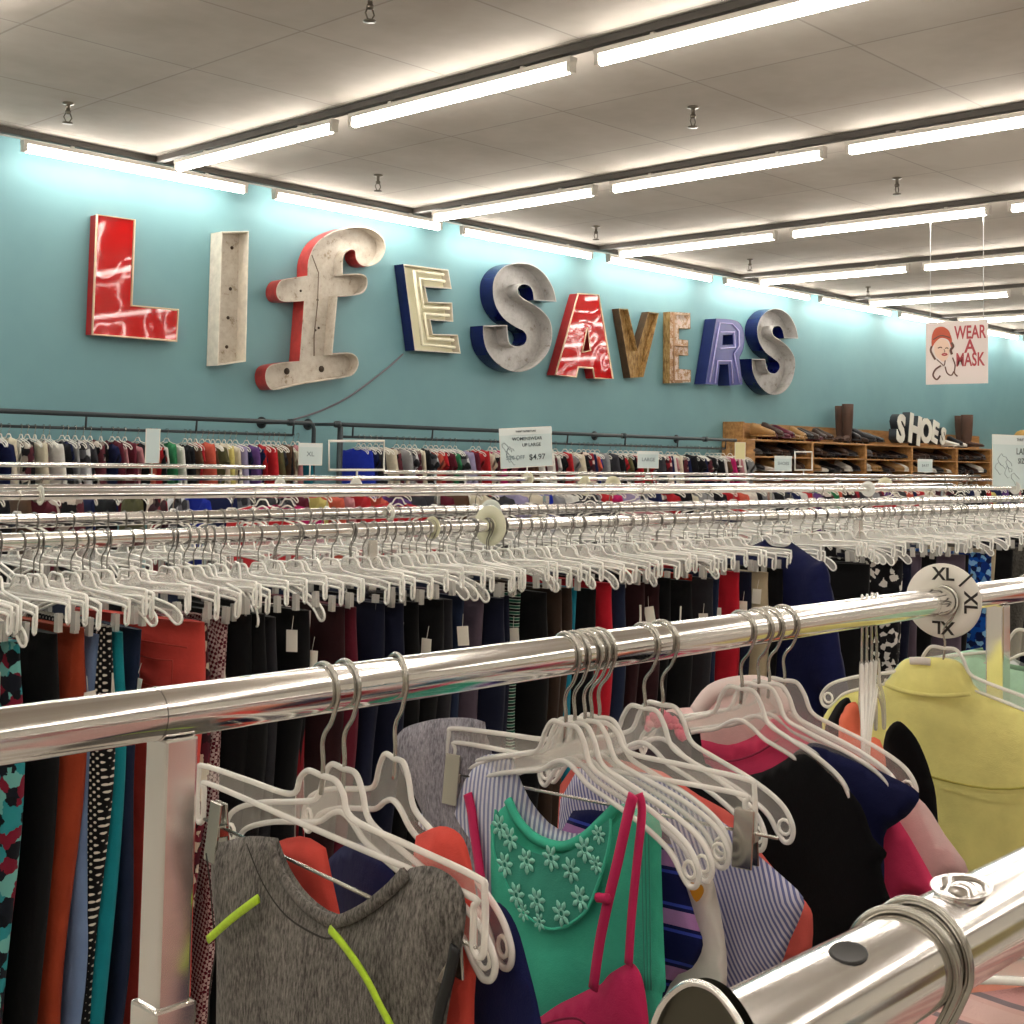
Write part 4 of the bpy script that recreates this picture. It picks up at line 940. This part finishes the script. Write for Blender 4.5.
# small single-mesh hanger for the far racks
bm, _ = frame_bm(HA, .005, 4, 1)
tube(bm, [(-.022, 0, .0), (-.012, 0, .022), (.012, 0, .022), (.022, 0, 0), (.002, 0, -.035), (0, 0, -.08)], .0028, 4, mi=1)
far_me = bpy.data.meshes.new('far_hanger'); bm.to_mesh(far_me); bm.free(); far_me.materials.append(pale_pl); far_me.materials.append(wire)
nh = 0
def far_row(xa, xb, Y, z, step, where, seq=None, hang=1.0, sc=1.0, dz=0):
    global nh
    x = xa; i = 0; last = None
    while x < xb:
        nm = seq[i] if seq and i < len(seq) else R.choice(bag)
        k = R.randrange(4)
        o = inst(TP[k], 'top', pm[nm], (x, Y, z + dz + R.uniform(-.02, .01)), -PI / 2 + R.uniform(-.22, .22), '%s top on %s' % (nm, where), 'top', '%s tops on %s' % (nm, where)); o.scale = (sc, sc, sc)
        if R.random() < hang:
            h = bpy.data.objects.new('coat_hanger', far_me); COL.objects.link(h); h.location = (x + .012, Y, z); h.rotation_euler = (0, 0, -PI / 2 + R.uniform(-.2, .2))
            tag(h, 'pale clear hanger on ' + where, 'hanger', 'hangers on ' + where); nh += 1
        x += step * R.uniform(.75, 1.25); i += 1
WR = 10.62; WZ = CH + .175
seqL = ['royal blue', 'navy', 'cream', 'white', 'black floral', 'black', 'cream', 'black floral', 'white', 'black', 'navy', 'grey', 'grey print', 'charcoal', 'black floral', 'grey print', 'black', 'navy', 'maroon', 'dusty pink', 'maroon', 'dusty pink', 'black', 'coral', 'red', 'black', 'white', 'green', 'white', 'black', 'black', 'brown', 'red', 'coral', 'brown', 'olive', 'cream', 'pale yellow', 'cream', 'lilac', 'navy', 'purple', 'navy', 'red', 'red', 'olive', 'charcoal', 'brown', 'black', 'cream', 'dusty pink', 'teal', 'teal', 'cream', 'brown', 'maroon']
far_row(4.85, 8.0, WR, WZ, .062, 'the left wall rack', seqL, .8)
far_row(8.75, 15.9, WR, WZ, .088, 'the middle wall rack', ['royal blue', 'royal blue', 'navy', 'charcoal', 'cream', 'black floral'], .75)
far_row(3.0, 19.8, 8.0, CH - .19, .17, 'the fourth rack', None, .6, 1.0, -.01)
# few garments hooked on the third rack
for (u, v_, nm, l, k) in [(262, 500, 'red', 'red top on the left part of the third rack rear rail', 0), (287, 500, 'magenta', 'magenta top on the left part of the third rack rear rail', 2), (398, 498, 'red', 'bright red top standing alone at the middle of the third rack', 2), (590, 497, 'charcoal', 'charcoal top in the middle of the third rack', 0), (640, 495, 'dusty pink', 'dusty pink top right of the charcoal one on the third rack', 1), (930, 490, 'white', 'white top at the right end of the third rack', 0), (960, 490, 'black', 'black top at the right end of the third rack', 2), (895, 490, 'red', 'small red top under the shoe shelf on the third rack', 1)]:
    p = onY(u, v_, 5.9); inst(TP[k], 'top', pm[nm], (p.x, 5.9, RZ), -PI / 2 + .4, l, 'top')
    h = bpy.data.objects.new('coat_hanger', far_me); COL.objects.link(h); h.location = (p.x + .005, 5.9, RZ); h.rotation_euler = (0, 0, -PI / 2 + .4); tag(h, 'hanger holding the ' + l, 'hanger')
x = 2.4
while x < 11:
    h = bpy.data.objects.new('coat_hanger', far_me); COL.objects.link(h); h.location = (x, 5.0, RZ); h.rotation_euler = (0, 0, -PI / 2 + R.uniform(-.5, .5)); tag(h, 'empty pale hanger on the near rail of the third rack', 'hanger', 'empty hangers on the third rack'); x += R.choice((.12, .3, .7))

rack(-1.7, -1.7, -1.2, 4.6, 'unseen chrome rack added behind the viewer, its colourful tops for reflections', (-1, 4.4))  # unseen rack, added so its tops colour the reflections in the chrome
xx = -1.0
for nm in ['red', 'teal', 'white', 'magenta', 'navy', 'coral', 'cream', 'royal blue', 'red', 'black', 'dusty pink', 'teal', 'white', 'maroon', 'pale yellow', 'navy']:
    inst(TP[R.randrange(4)], 'top', pm[nm], (xx, -1.7, RZ), -PI / 2, nm + ' top on the unseen rack added behind the viewer for reflections', 'top', nm + ' tops on the unseen rack added behind the viewer for reflections'); xx += .34
# ------------------------------------------------------------------ wall pipe racks
def pipe_rack(xa, xb, label, elbow_r=True, elbow_l=False, flange=()):
    t = empty('pipe_rack', (xa, 10.6, CH), 0, label, 'pipe rack')
    zt = .300
    P = [(0, 0, zt), (xb - xa, 0, zt)]
    if elbow_r: P = [(0, 0, zt), (xb - xa - .06, 0, zt), (xb - xa - .015, 0, zt - .015), (xb - xa, 0, zt - .06), (xb - xa, 0, -CH + .02)]
    bm = bmesh.new(); tube(bm, P, .022, 12); link('top_pipe', bm, steel_d, t)
    if elbow_l:
        bm = bmesh.new(); tube(bm, [(.08, 0, zt - .02), (.08, 0, -CH + .02)], .03, 12); link('upright', bm, steel_d, t)
    bm = bmesh.new(); tube(bm, [(.1, .02, .175), (xb - xa - .25, .02, .175)], .014, 10); link('hanging_rail', bm, steel_d, t)
    n = int((xb - xa) / 1.2)
    for k in range(n + 1):
        x = .25 + k * (xb - xa - .5) / max(1, n)
        bm = bmesh.new(); tube(bm, [(x, 0, zt), (x, .01, .175)], .010, 8); link('drop_bracket', bm, steel_d, t)
    for x in flange:
        bm = bmesh.new(); cyl(bm, (x, 0, zt), (x, WY - 10.6 - .01, zt), .018, 10); lathe(bm, [(0, 0), (.06, 0), (.06, .012), (.025, .02), (.025, .05)], 20, 0, Matrix.Translation((x, WY - 10.6 - .003, zt)) @ Matrix.Rotation(PI / 2, 4, 'X')); 
        lathe(bm, [(0, -.03), (.035, -.03), (.035, .03), (0, .03)], 16, 0, Matrix.Translation((x, 0, zt)) @ Matrix.Rotation(PI / 2, 4, 'X')); link('wall_flange', bm, steel_d, t)
    return t
pipe_rack(3.2, 8.16, 'left dark steel pipe rack against the teal wall, with an elbow at its right end', flange=(7.87 - 3.2, 4.2 - 3.2))
pipe_rack(8.42, 15.65, 'middle dark steel pipe rack under the sign letters, ending at the wooden shelf', elbow_r=False, elbow_l=True, flange=(.04, 5.9 - 1.2, 14.9 - 8.42))

# ------------------------------------------------------------------ shoe shelf
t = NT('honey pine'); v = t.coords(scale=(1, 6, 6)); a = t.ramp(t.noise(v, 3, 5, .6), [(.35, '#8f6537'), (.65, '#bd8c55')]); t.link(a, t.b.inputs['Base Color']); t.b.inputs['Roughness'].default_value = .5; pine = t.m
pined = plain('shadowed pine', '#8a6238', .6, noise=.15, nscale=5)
bx0, bx1 = 16.03, 24.6
bm = bmesh.new(); box(bm, ((bx0 + bx1) / 2, WY - .03, CH + .46), (bx1 - bx0, .04, .24)); box(bm, (bx0 + .02, WY - .2, CH + .2), (.04, .32, .76))
o = link('wall_board', bm, pine, smooth=False); tag(o, 'honey wood backboard fixed on the wall behind the boots and shoes', 'board')
t = empty('shoe_shelf', (15.95, 10.6, 0), 0, 'long wooden shoe cubby shelf against the teal wall at the right', 'shelf')
xd = [15.93, 17.72, 19.36, 20.95, 22.68, 24.1]; off = 15.95; dpt = .42
def sb(nm, a, b, mat=pine):
    bm = bmesh.new(); c = [(a[i] + b[i]) / 2 for i in range(3)]; s = [abs(b[i] - a[i]) for i in range(3)]; box(bm, (c[0] - off, c[1] - 10.6, c[2]), s); bevel(bm, .006, 1); link(nm, bm, mat, t, False)
sb('top_board', (15.93, 10.6, CH + .30), (26.5, 10.6 + dpt, CH + .33))
for z in (.075, -.17, -.42, -.7): sb('shelf_board', (15.95, 10.6, CH + z - .012), (26.5, 10.6 + dpt, CH + z + .012))
sb('side_panel', (15.90, 10.58, 0), (15.99 + .12, 10.6 + dpt, CH + .32))
for x in xd[1:] + [25.6]: sb('divider', (x - .03, 10.595, 0), (x + .03, 10.6 + dpt, CH + .31))
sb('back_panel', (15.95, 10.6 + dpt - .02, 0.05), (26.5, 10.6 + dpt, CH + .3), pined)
# shoes
def shoe_mesh():
    bm = bmesh.new(); n = 14; rings = []
    prof = [(-.13, .030, .075), (-.115, .036, .095), (-.08, .037, .092), (-.04, .036, .080), (0, .037, .066), (.04, .042, .055), (.08, .045, .045), (.115, .036, .034), (.135, .015, .02)]
    for x, w, h in prof:
        rings.append([bm.verts.new((x, w * math.cos(2 * PI * k / n), h * .5 + h * .5 * math.copysign(abs(math.sin(2 * PI * k / n)) ** .7, math.sin(2 * PI * k / n)))) for k in range(n)])
    for i in range(len(rings) - 1):
        for k in range(n): bm.faces.new((rings[i][k], rings[i][(k + 1) % n], rings[i + 1][(k + 1) % n], rings[i + 1][k]))
    bm.faces.new(rings[0]); bm.faces.new(rings[-1][::-1])
    box(bm, (0, 0, -.004), (.255, .075, .014)); box(bm, (-.095, 0, -.018), (.06, .06, .03))
    bmesh.ops.transform(bm, matrix=Matrix.Translation((0, 0, .033)), verts=bm.verts)
    me = bpy.data.meshes.new('shoe'); bm.to_mesh(me); bm.free(); me.materials.append(None)
    for p in me.polygons: p.use_smooth = True
    return me
SM = shoe_mesh()
sc_ = [('black', plain('black leather', '#17151a', .35)), ('dark brown', plain('dark brown leather', '#3a2418', .4)), ('tan', plain('tan leather', '#9c7748', .5)), ('burgundy', plain('burgundy leather', '#5a1c2c', .35)), ('grey', plain('grey suede', '#5f5a5a', .8)), ('white', plain('white leather', '#d8d4cc', .4))]
def shoes_on(z, xa, xb, where, n, bias):
    for i in range(n):
        x = xa + (xb - xa) * (i + .5) / n + R.uniform(-.03, .03); nm, mt = sc_[R.choice(bias)]
        s = inst(SM, 'shoe', mt, (x, 10.775 + R.uniform(-.01, .01), z), -PI / 2 + R.uniform(-.35, .35), '%s shoe on %s' % (nm, where), 'shoe', '%s shoes on %s' % (nm, where)); k_ = R.uniform(.9, 1.3); s.scale = (1.25 * k_, 1.35, 1.35 * R.uniform(.8, 1.6))
shoes_on(CH + .33, 16.5, 18.4, 'the top of the shelf left of the tall boots', 13, [0, 0, 1, 2, 3, 1])
shoes_on(CH + .33, 19.15, 20.0, 'the top of the shelf between the boots and the SHOES sign', 5, [2, 0, 1, 2])
shoes_on(CH + .33, 22.75, 23.15, 'the top of the shelf right of the SHOES sign', 3, [1, 5, 0])
for i in range(5): 
    a_, b_ = xd[i] + .1, xd[i + 1] - .1
    wh = ['first', 'second', 'third', 'fourth', 'fifth'][i]
    shoes_on(CH + .087, a_, b_, 'the upper level of the %s cubby from the left' % wh, 7, [0, 1, 0, 4, 1])
    shoes_on(CH - .158, a_, b_, 'the lower level of the %s cubby from the left' % wh, 7, [1, 0, 2, 1, 5, 0])
def boots(X, rz, label, s=1):
    bm = bmesh.new()
    P = [(0, 0, .02), (0, 0, .1), (0.0, 0, .25), (.0, 0, .45), (0, 0, .62)]
    tube(bm, P, [.055, .058, .075, .085, .088], 18)
    me = bmesh.new()
    sh = link('boot', bm, plain('brown suede', '#4a3226', .8, noise=.15, nscale=8)); sh.location = (X, 10.74 if 'second' not in label and 'close' not in label else 10.93, CH + .33); sh.rotation_euler = (0, 0, rz); sh.scale = (s * 1.3, s * 1.0, s)
    tag(sh, label, 'boot')
    f = bpy.data.objects.new('foot', SM.copy()); COL.objects.link(f); f.data.materials.clear(); f.data.materials.append(sh.data.materials[0]); f.parent = sh; f.location = (.08, 0, 0); f.scale = (1.25, 1.3, 1.2)
    me.free()
boots(19.02, PI + .3, 'tall brown boot standing on the shelf left of the SHOES sign', 1.02)
boots(19.12, PI + .3, 'second tall brown boot just behind the one left of the SHOES sign', .98)
boots(23.38, -PI / 2, 'tall brown boot standing on the shelf right of the SHOES sign', 1.0)
boots(23.52, -PI / 2, 'tall brown boot close behind the one right of the SHOES sign', .98)
# SHOES sign
lw = plain('white sign paint', '#e2e0d6', .4); ld = plain('black sign edge', '#20242a', .5)
ts = empty('shoes_sign', (21.15, 10.64, CH + .33), 0, 'white cut-out letters SHOES with dark sides leaning on the shelf top', 'sign')
for i, ch in enumerate('SHOES'):
    px_ = [(900, 430), (914, 431), (925, 432), (934, 433), (942, 437)][i]; q = onY(px_[0], px_[1], 10.6)
    h = [.62, .66, .56, .50, .40][i]
    a = text_obj('letter', ch, h, ld, ts, (q.x - 21.15, .02, q.z - CH - .33), (PI / 2, .12 + .05 * i, 0), .07, sx=.95, bold=h * .05)
    b = text_obj('letter_face', ch, h, lw, a, (0, 0, .078), (0, 0, 0), .006, bold=h * .047)
# yellow item at far right on shelf
bm = bmesh.new(); lathe(bm, [(0, 0), (.16, 0), (.2, .1), (.18, .28), (.10, .38), (0, .42)], 20); o = link('wicker_hat', bm, plain('straw', '#b08b4a', .8, noise=.2, nscale=40)); q = onY(1022, 436, 10.8); o.location = (q.x, 10.8, CH + .33); tag(o, 'straw coloured hat on the shelf top at the right edge', 'hat')

# ------------------------------------------------------------------ signs
paper = plain('pale blue paper', '#cfdfe0', .5); ink = plain('dark ink', '#3a4a50', .6); inkb = plain('grey blue ink', '#7b8f97', .6)
def price_sign(loc, rz, w, h, label, lines, stem=None, tilt=0, header=True, pm_=paper, scribble=0, name='price_sign'):
    t = empty(name, loc, rz, label, 'sign'); t.rotation_euler = (0, tilt, rz)
    bm = bmesh.new(); box(bm, (0, 0, h / 2), (w, .004, h)); bevel(bm, .001, 1); link('card', bm, pm_, t, False)
    bm = bmesh.new(); tube(bm, [(-w / 2, 0, 0), (w / 2, 0, 0), (w / 2, 0, h), (-w / 2, 0, h)], .0045, 6, True); link('frame', bm, white_pl, t)
    if header:
        bm = bmesh.new(); box(bm, (0, -.004, h * .91), (w * 1.02, .004, h * .17)); link('header_strip', bm, plain('header card', '#dfe8e8', .5), t, False)
    for (s, size, x, z, m_) in lines: text_obj('lettering', s, size * h, m_, t, (x * w, -.0085, z * h), (PI / 2, 0, 0), .0003, bold=.0006)
    if stem:
        bm = bmesh.new(); tube(bm, [(0, .0, 0), (0, .0, -stem)], .006, 8); box(bm, (0, 0, -stem), (.05, .04, .02)); link('stem', bm, white_pl, t)
    if scribble:
        rg = random.Random(scribble); bm = bmesh.new()
        for k in range(5):
            cx_, cz_ = rg.uniform(-.4, -.15) * w, rg.uniform(.15, .6) * h
            P = [(cx_ + math.cos(a * 1.1) * w * .05 * (1 + .5 * math.sin(a * 2 + k)), -.004, cz_ + math.sin(a) * h * .1 * (1 + .3 * math.cos(a * 3))) for a in [j * .6 for j in range(9)]]
            tube(bm, P, .0022, 5)
        link('drawing', bm, inkb, t)
    return t
q = onY(527, 467, 8.0)
price_sign((q.x, 8.0, q.z), -.42, .50, .35, 'tilted pale blue price sign reading WOMENSWEAR above the fourth rack', [('WOMENSWEAR', .115, .02, .72, ink), ('UP LARGE', .115, .1, .56, ink), ('$4.97', .2, .2, .24, ink), ('50% OFF', .14, -.22, .25, inkb), ('THRIFT SUPERSTORE', .06, 0, .91, ink)], stem=.09, tilt=-.07, scribble=3)
q = onY(1022, 489, 5.0)
price_sign((q.x, 4.95, q.z), -.25, .98, .49, 'large pale blue sign reading LADIES with a line drawing, cut by the right edge', [('LADIES', .17, -.04, .70, ink), ('SIZE SALE', .14, .0, .52, ink), ('THRIFT SUPERSTORE', .07, -.0, .92, ink)], stem=.12, scribble=9)
for (u, v_, Y, w, h, l, tx) in [(310, 465, 9.3, .19, .19, 'small square pale sign at the elbow end of the left wall rack', 'XL'), (648, 468, 9.3, .24, .19, 'small pale sign hanging at the middle wall rack right of the price sign', 'LARGE'), (783, 471, 9.6, .24, .2, 'small pale blue sign on the first shoe cubby', 'SHOES'), (925, 472, 9.6, .25, .2, 'small blue sign on the fourth shoe cubby', '$4.97'), (152, 463, 9.6, .10, .28, 'narrow pale card hanging on the left wall rack', ''), (740, 459, 9.9, .14, .22, 'cream card at the left side of the shoe shelf', '')]:
    q = onY(u, v_, Y); price_sign((q.x, Y, q.z), -.45, w * 1.1, h, l, [(tx, .3, 0, .5, inkb)] if tx else [], header=bool(tx), pm_=paper if tx else (plain('cream card', '#d6cf9e', .6) if u > 500 else paper), stem=.1)
# open wire sign frames
for (pts, Y, l) in [([(329, 470), (384, 470), (384, 441), (329, 441)], 9.3, 'empty white wire sign frame in front of the royal blue tops'), ([(795, 470), (812, 470), (812, 452), (795, 452)], 9.55, 'empty wire sign frame beside the small sign on the shoe cubby')]:
    P = [onY(u, v_, Y) for u, v_ in pts]; c = sum(P, Vector()) / 4; bm = bmesh.new(); tube(bm, [p - c for p in P], .012, 8, True); tube(bm, [P[0].lerp(P[1], .5) - c, P[0].lerp(P[1], .5) - c + Vector((0, 0, -.09))], .01, 6)
    o = link('wire_sign_holder', bm, white_pl, smooth=True); o.location = c; tag(o, l, 'sign holder')
# WEAR A MASK sign
a = onX(926, 384, 12.8); b = onX(988, 384, 12.8); tp = onX(926, 322, 12.8)
w = (a - b).length; h = tp.z - a.z
t = empty('hanging_sign', ((a.x + b.x) / 2, (a.y + b.y) / 2, (a.z + b.z) / 2), -PI / 2, 'white hanging sign with a drawn woman in a hat, reading WEAR A MASK', 'sign')
bm = bmesh.new(); box(bm, (0, 0, h / 2), (w, .006, h)); link('board', bm, plain('pinkish white card', '#e3d6d2', .5), t, False)
redi = plain('brick red paint', '#b3484e', .6); ori = plain('orange red paint', '#c4573c', .6); dki = plain('brown line', '#6a4a40', .6)
for s, z in (('WEAR', .80), ('A', .58), ('MASK', .37)): text_obj('lettering', s, .19 * h / .65 * 1.0, redi, t, (w * .22, -.0055, z * h), (PI / 2, 0, 0), .0005, sx=.62 if len(s) > 1 else .9, bold=.004)
def drawn(pts, rad, mat, nm='drawing', closed=False):
    bm = bmesh.new(); tube(bm, catmull([(x * w, -.005, z * h) for x, z in pts], 5, closed), rad, 6, closed, flat=.3, up=(0, 1, 0)); link(nm, bm, mat, t)
def filled(pts, mat, nm, dy=-.0042):
    vs, fs = cdt([[(p.x, p.y) for p in catmull([Vector(a) for a in pts], 4, True)]]); bm = bmesh.new(); V = [bm.verts.new((p.x * w, dy, p.y * h)) for p in vs]
    for f in fs: bm.faces.new([V[i] for i in f])
    link(nm, bm, mat, t, False)
filled([(-.40, .60), (-.40, .78), (-.34, .90), (-.22, .92), (-.13, .86), (-.10, .80), (-.07, .70), (-.08, .58), (-.13, .70), (-.25, .74), (-.34, .68)], ori, 'hat_drawing')
filled([(-.36, .60), (-.34, .68), (-.25, .73), (-.14, .68), (-.11, .56), (-.13, .44), (-.2, .36), (-.3, .42), (-.35, .5)], plain('face tint', '#e6c8b4', .6), 'face_drawing', -.0045)
drawn([(-.40, .62), (-.42, .55), (-.38, .46), (-.34, .40)], .012, dki); drawn([(-.08, .66), (-.05, .6), (-.09, .54), (-.07, .47)], .014, dki)
drawn([(-.38, .72), (-.25, .78), (-.1, .74)], .006, dki); drawn([(-.32, .40), (-.25, .34), (-.2, .30), (-.18, .38)], .006, dki)
drawn([(-.25, .30), (-.34, .24), (-.38, .15), (-.32, .08), (-.26, .14)], .010, dki); drawn([(-.18, .28), (-.15, .18), (-.08, .14), (-.04, .20)], .008, dki); drawn([(-.06, .42), (-.02, .30), (-.03, .18), (.02, .12)], .008, dki)
drawn([(-.23, .475), (-.19, .49), (-.15, .475), (-.19, .46)], .008, redi, 'lips_drawing', True); drawn([(-.30, .58), (-.26, .595), (-.23, .58)], .006, dki); drawn([(-.18, .57), (-.15, .58), (-.13, .565)], .006, dki); drawn([(-.2, .56), (-.185, .52), (-.2, .515)], .004, dki)
for s in (-.43, .43):
    bm = bmesh.new(); cyl(bm, (s * w, 0, h), (s * w, 0, ZT + .05 - t.location.z), .004, 6); link('string', bm, plain('string', '#c8c8c8', .6), t)

# ------------------------------------------------------------------ tables with folded clothes
def folded(loc, w, d, h, mat, rz, label, group=None):
    bm = bmesh.new(); n = 16; layers = 3
    for j in range(layers):
        z0 = h * j / layers; z1 = h * (j + 1) / layers - .001
        box(bm, (R.uniform(-.004, .004), R.uniform(-.004, .004), (z0 + z1) / 2), (w, d, z1 - z0))
    bmesh.ops.subdivide_edges(bm, edges=bm.edges, cuts=3, use_grid_fill=True)
    for v_ in bm.verts: v_.co += Vector((math.sin(v_.co.y * 40 + loc[2] * 90) * .004, math.sin(v_.co.x * 33 + loc[2] * 70) * .004, math.sin(v_.co.x * 21 + v_.co.y * 17 + loc[2] * 50) * .0015))
    bmesh.ops.smooth_vert(bm, verts=bm.verts, factor=.5, use_axis_x=True, use_axis_y=True, use_axis_z=True)
    o = link('folded_top', bm, mat); o.location = loc; o.rotation_euler = (0, 0, rz); tag(o, label, 'folded clothes', group); return o
def table(cx, cy, w, d, h, label):
    t = empty('display_table', (cx, cy, 0), 0, label, 'table')
    bm = bmesh.new(); box(bm, (0, 0, h - .015), (w, d, .03)); bevel(bm, .004, 2); link('table_top', bm, pine, t, False)
    for sx in (-1, 1):
        for sy in (-1, 1):
            bm = bmesh.new(); box(bm, (sx * (w / 2 - .04), sy * (d / 2 - .04), (h - .03) / 2), (.04, .04, h - .03)); link('leg', bm, pine, t, False)
pinkst = cloth('pink grey stripe', ['#d9a3a0', '#8d7f84', '#e0b8b2', '#e6c3bd'], 'stripe_h', 9)
NG = [(.845, pinkst, 'pink and grey horizontally striped'), (.925, cloth('salmon', '#e59a86'), 'salmon'), (.99, cloth('slate', '#44566e'), 'slate blue'), (1.06, redc, 'red'), (1.13, lpink, 'pale pink'), (1.2, tealb, 'teal'), (1.27, white_c, 'white'), (1.34, navy, 'navy'), (1.42, pink2, 'bright pink'), (1.5, mint, 'mint'), (1.58, orange, 'orange'), (1.66, black_c, 'black')]
for i, (x, mt, nm) in enumerate(NG):
    garment('t_shirt', 'tee', dict(W=.19, L=.6, nw=.08, nd=.07, sh=.19, sx=.215, sz=.16, cuff=.04, top=-.125), mt, x, NR_, nm + ' top hanging under the near rail at the bottom right', 't-shirt', T=.012, step=.03, seed=200 + i, folds=.006)
    put_hanger('s', x, NR_[0], NR_[1], -PI / 2, 'pale hanger of the %s top under the near rail' % nm, None)
table(2.9, .62, .9, .9, 1.0, 'display table with folded clothes beyond the chrome post at the right edge')
z = 1.0
for i, (mt, l) in enumerate([(redc, 'red'), (white_c, 'white'), (coral, 'coral'), (navy2, 'navy'), (lpink, 'pale pink'), (orange, 'orange coral'), (lpink, 'blush pink')]):
    folded((2.72 + R.uniform(-.01, .01), .78, z), .4, .4, .05, mt, R.uniform(-.1, .1), '%s folded top in the pile beyond the right chrome post, number %s up' % (l, ['one', 'two', 'three', 'four', 'five', 'six', 'seven'][i])); z += .052

# ------------------------------------------------------------------ world, view
w_ = bpy.data.worlds.new('world'); S.world = w_; w_.use_nodes = True
w_.node_tree.nodes['Background'].inputs[0].default_value = (.75, .72, .70, 1); w_.node_tree.nodes['Background'].inputs[1].default_value = .3
S.view_settings.view_transform = 'Standard'; S.view_settings.look = 'None'; S.view_settings.gamma = 1; S.view_settings.exposure = 1.0
S.cycles.transparent_max_bounces = 24; S.cycles.max_bounces = 8
print('objects', len(S.objects), 'far hangers', nh)
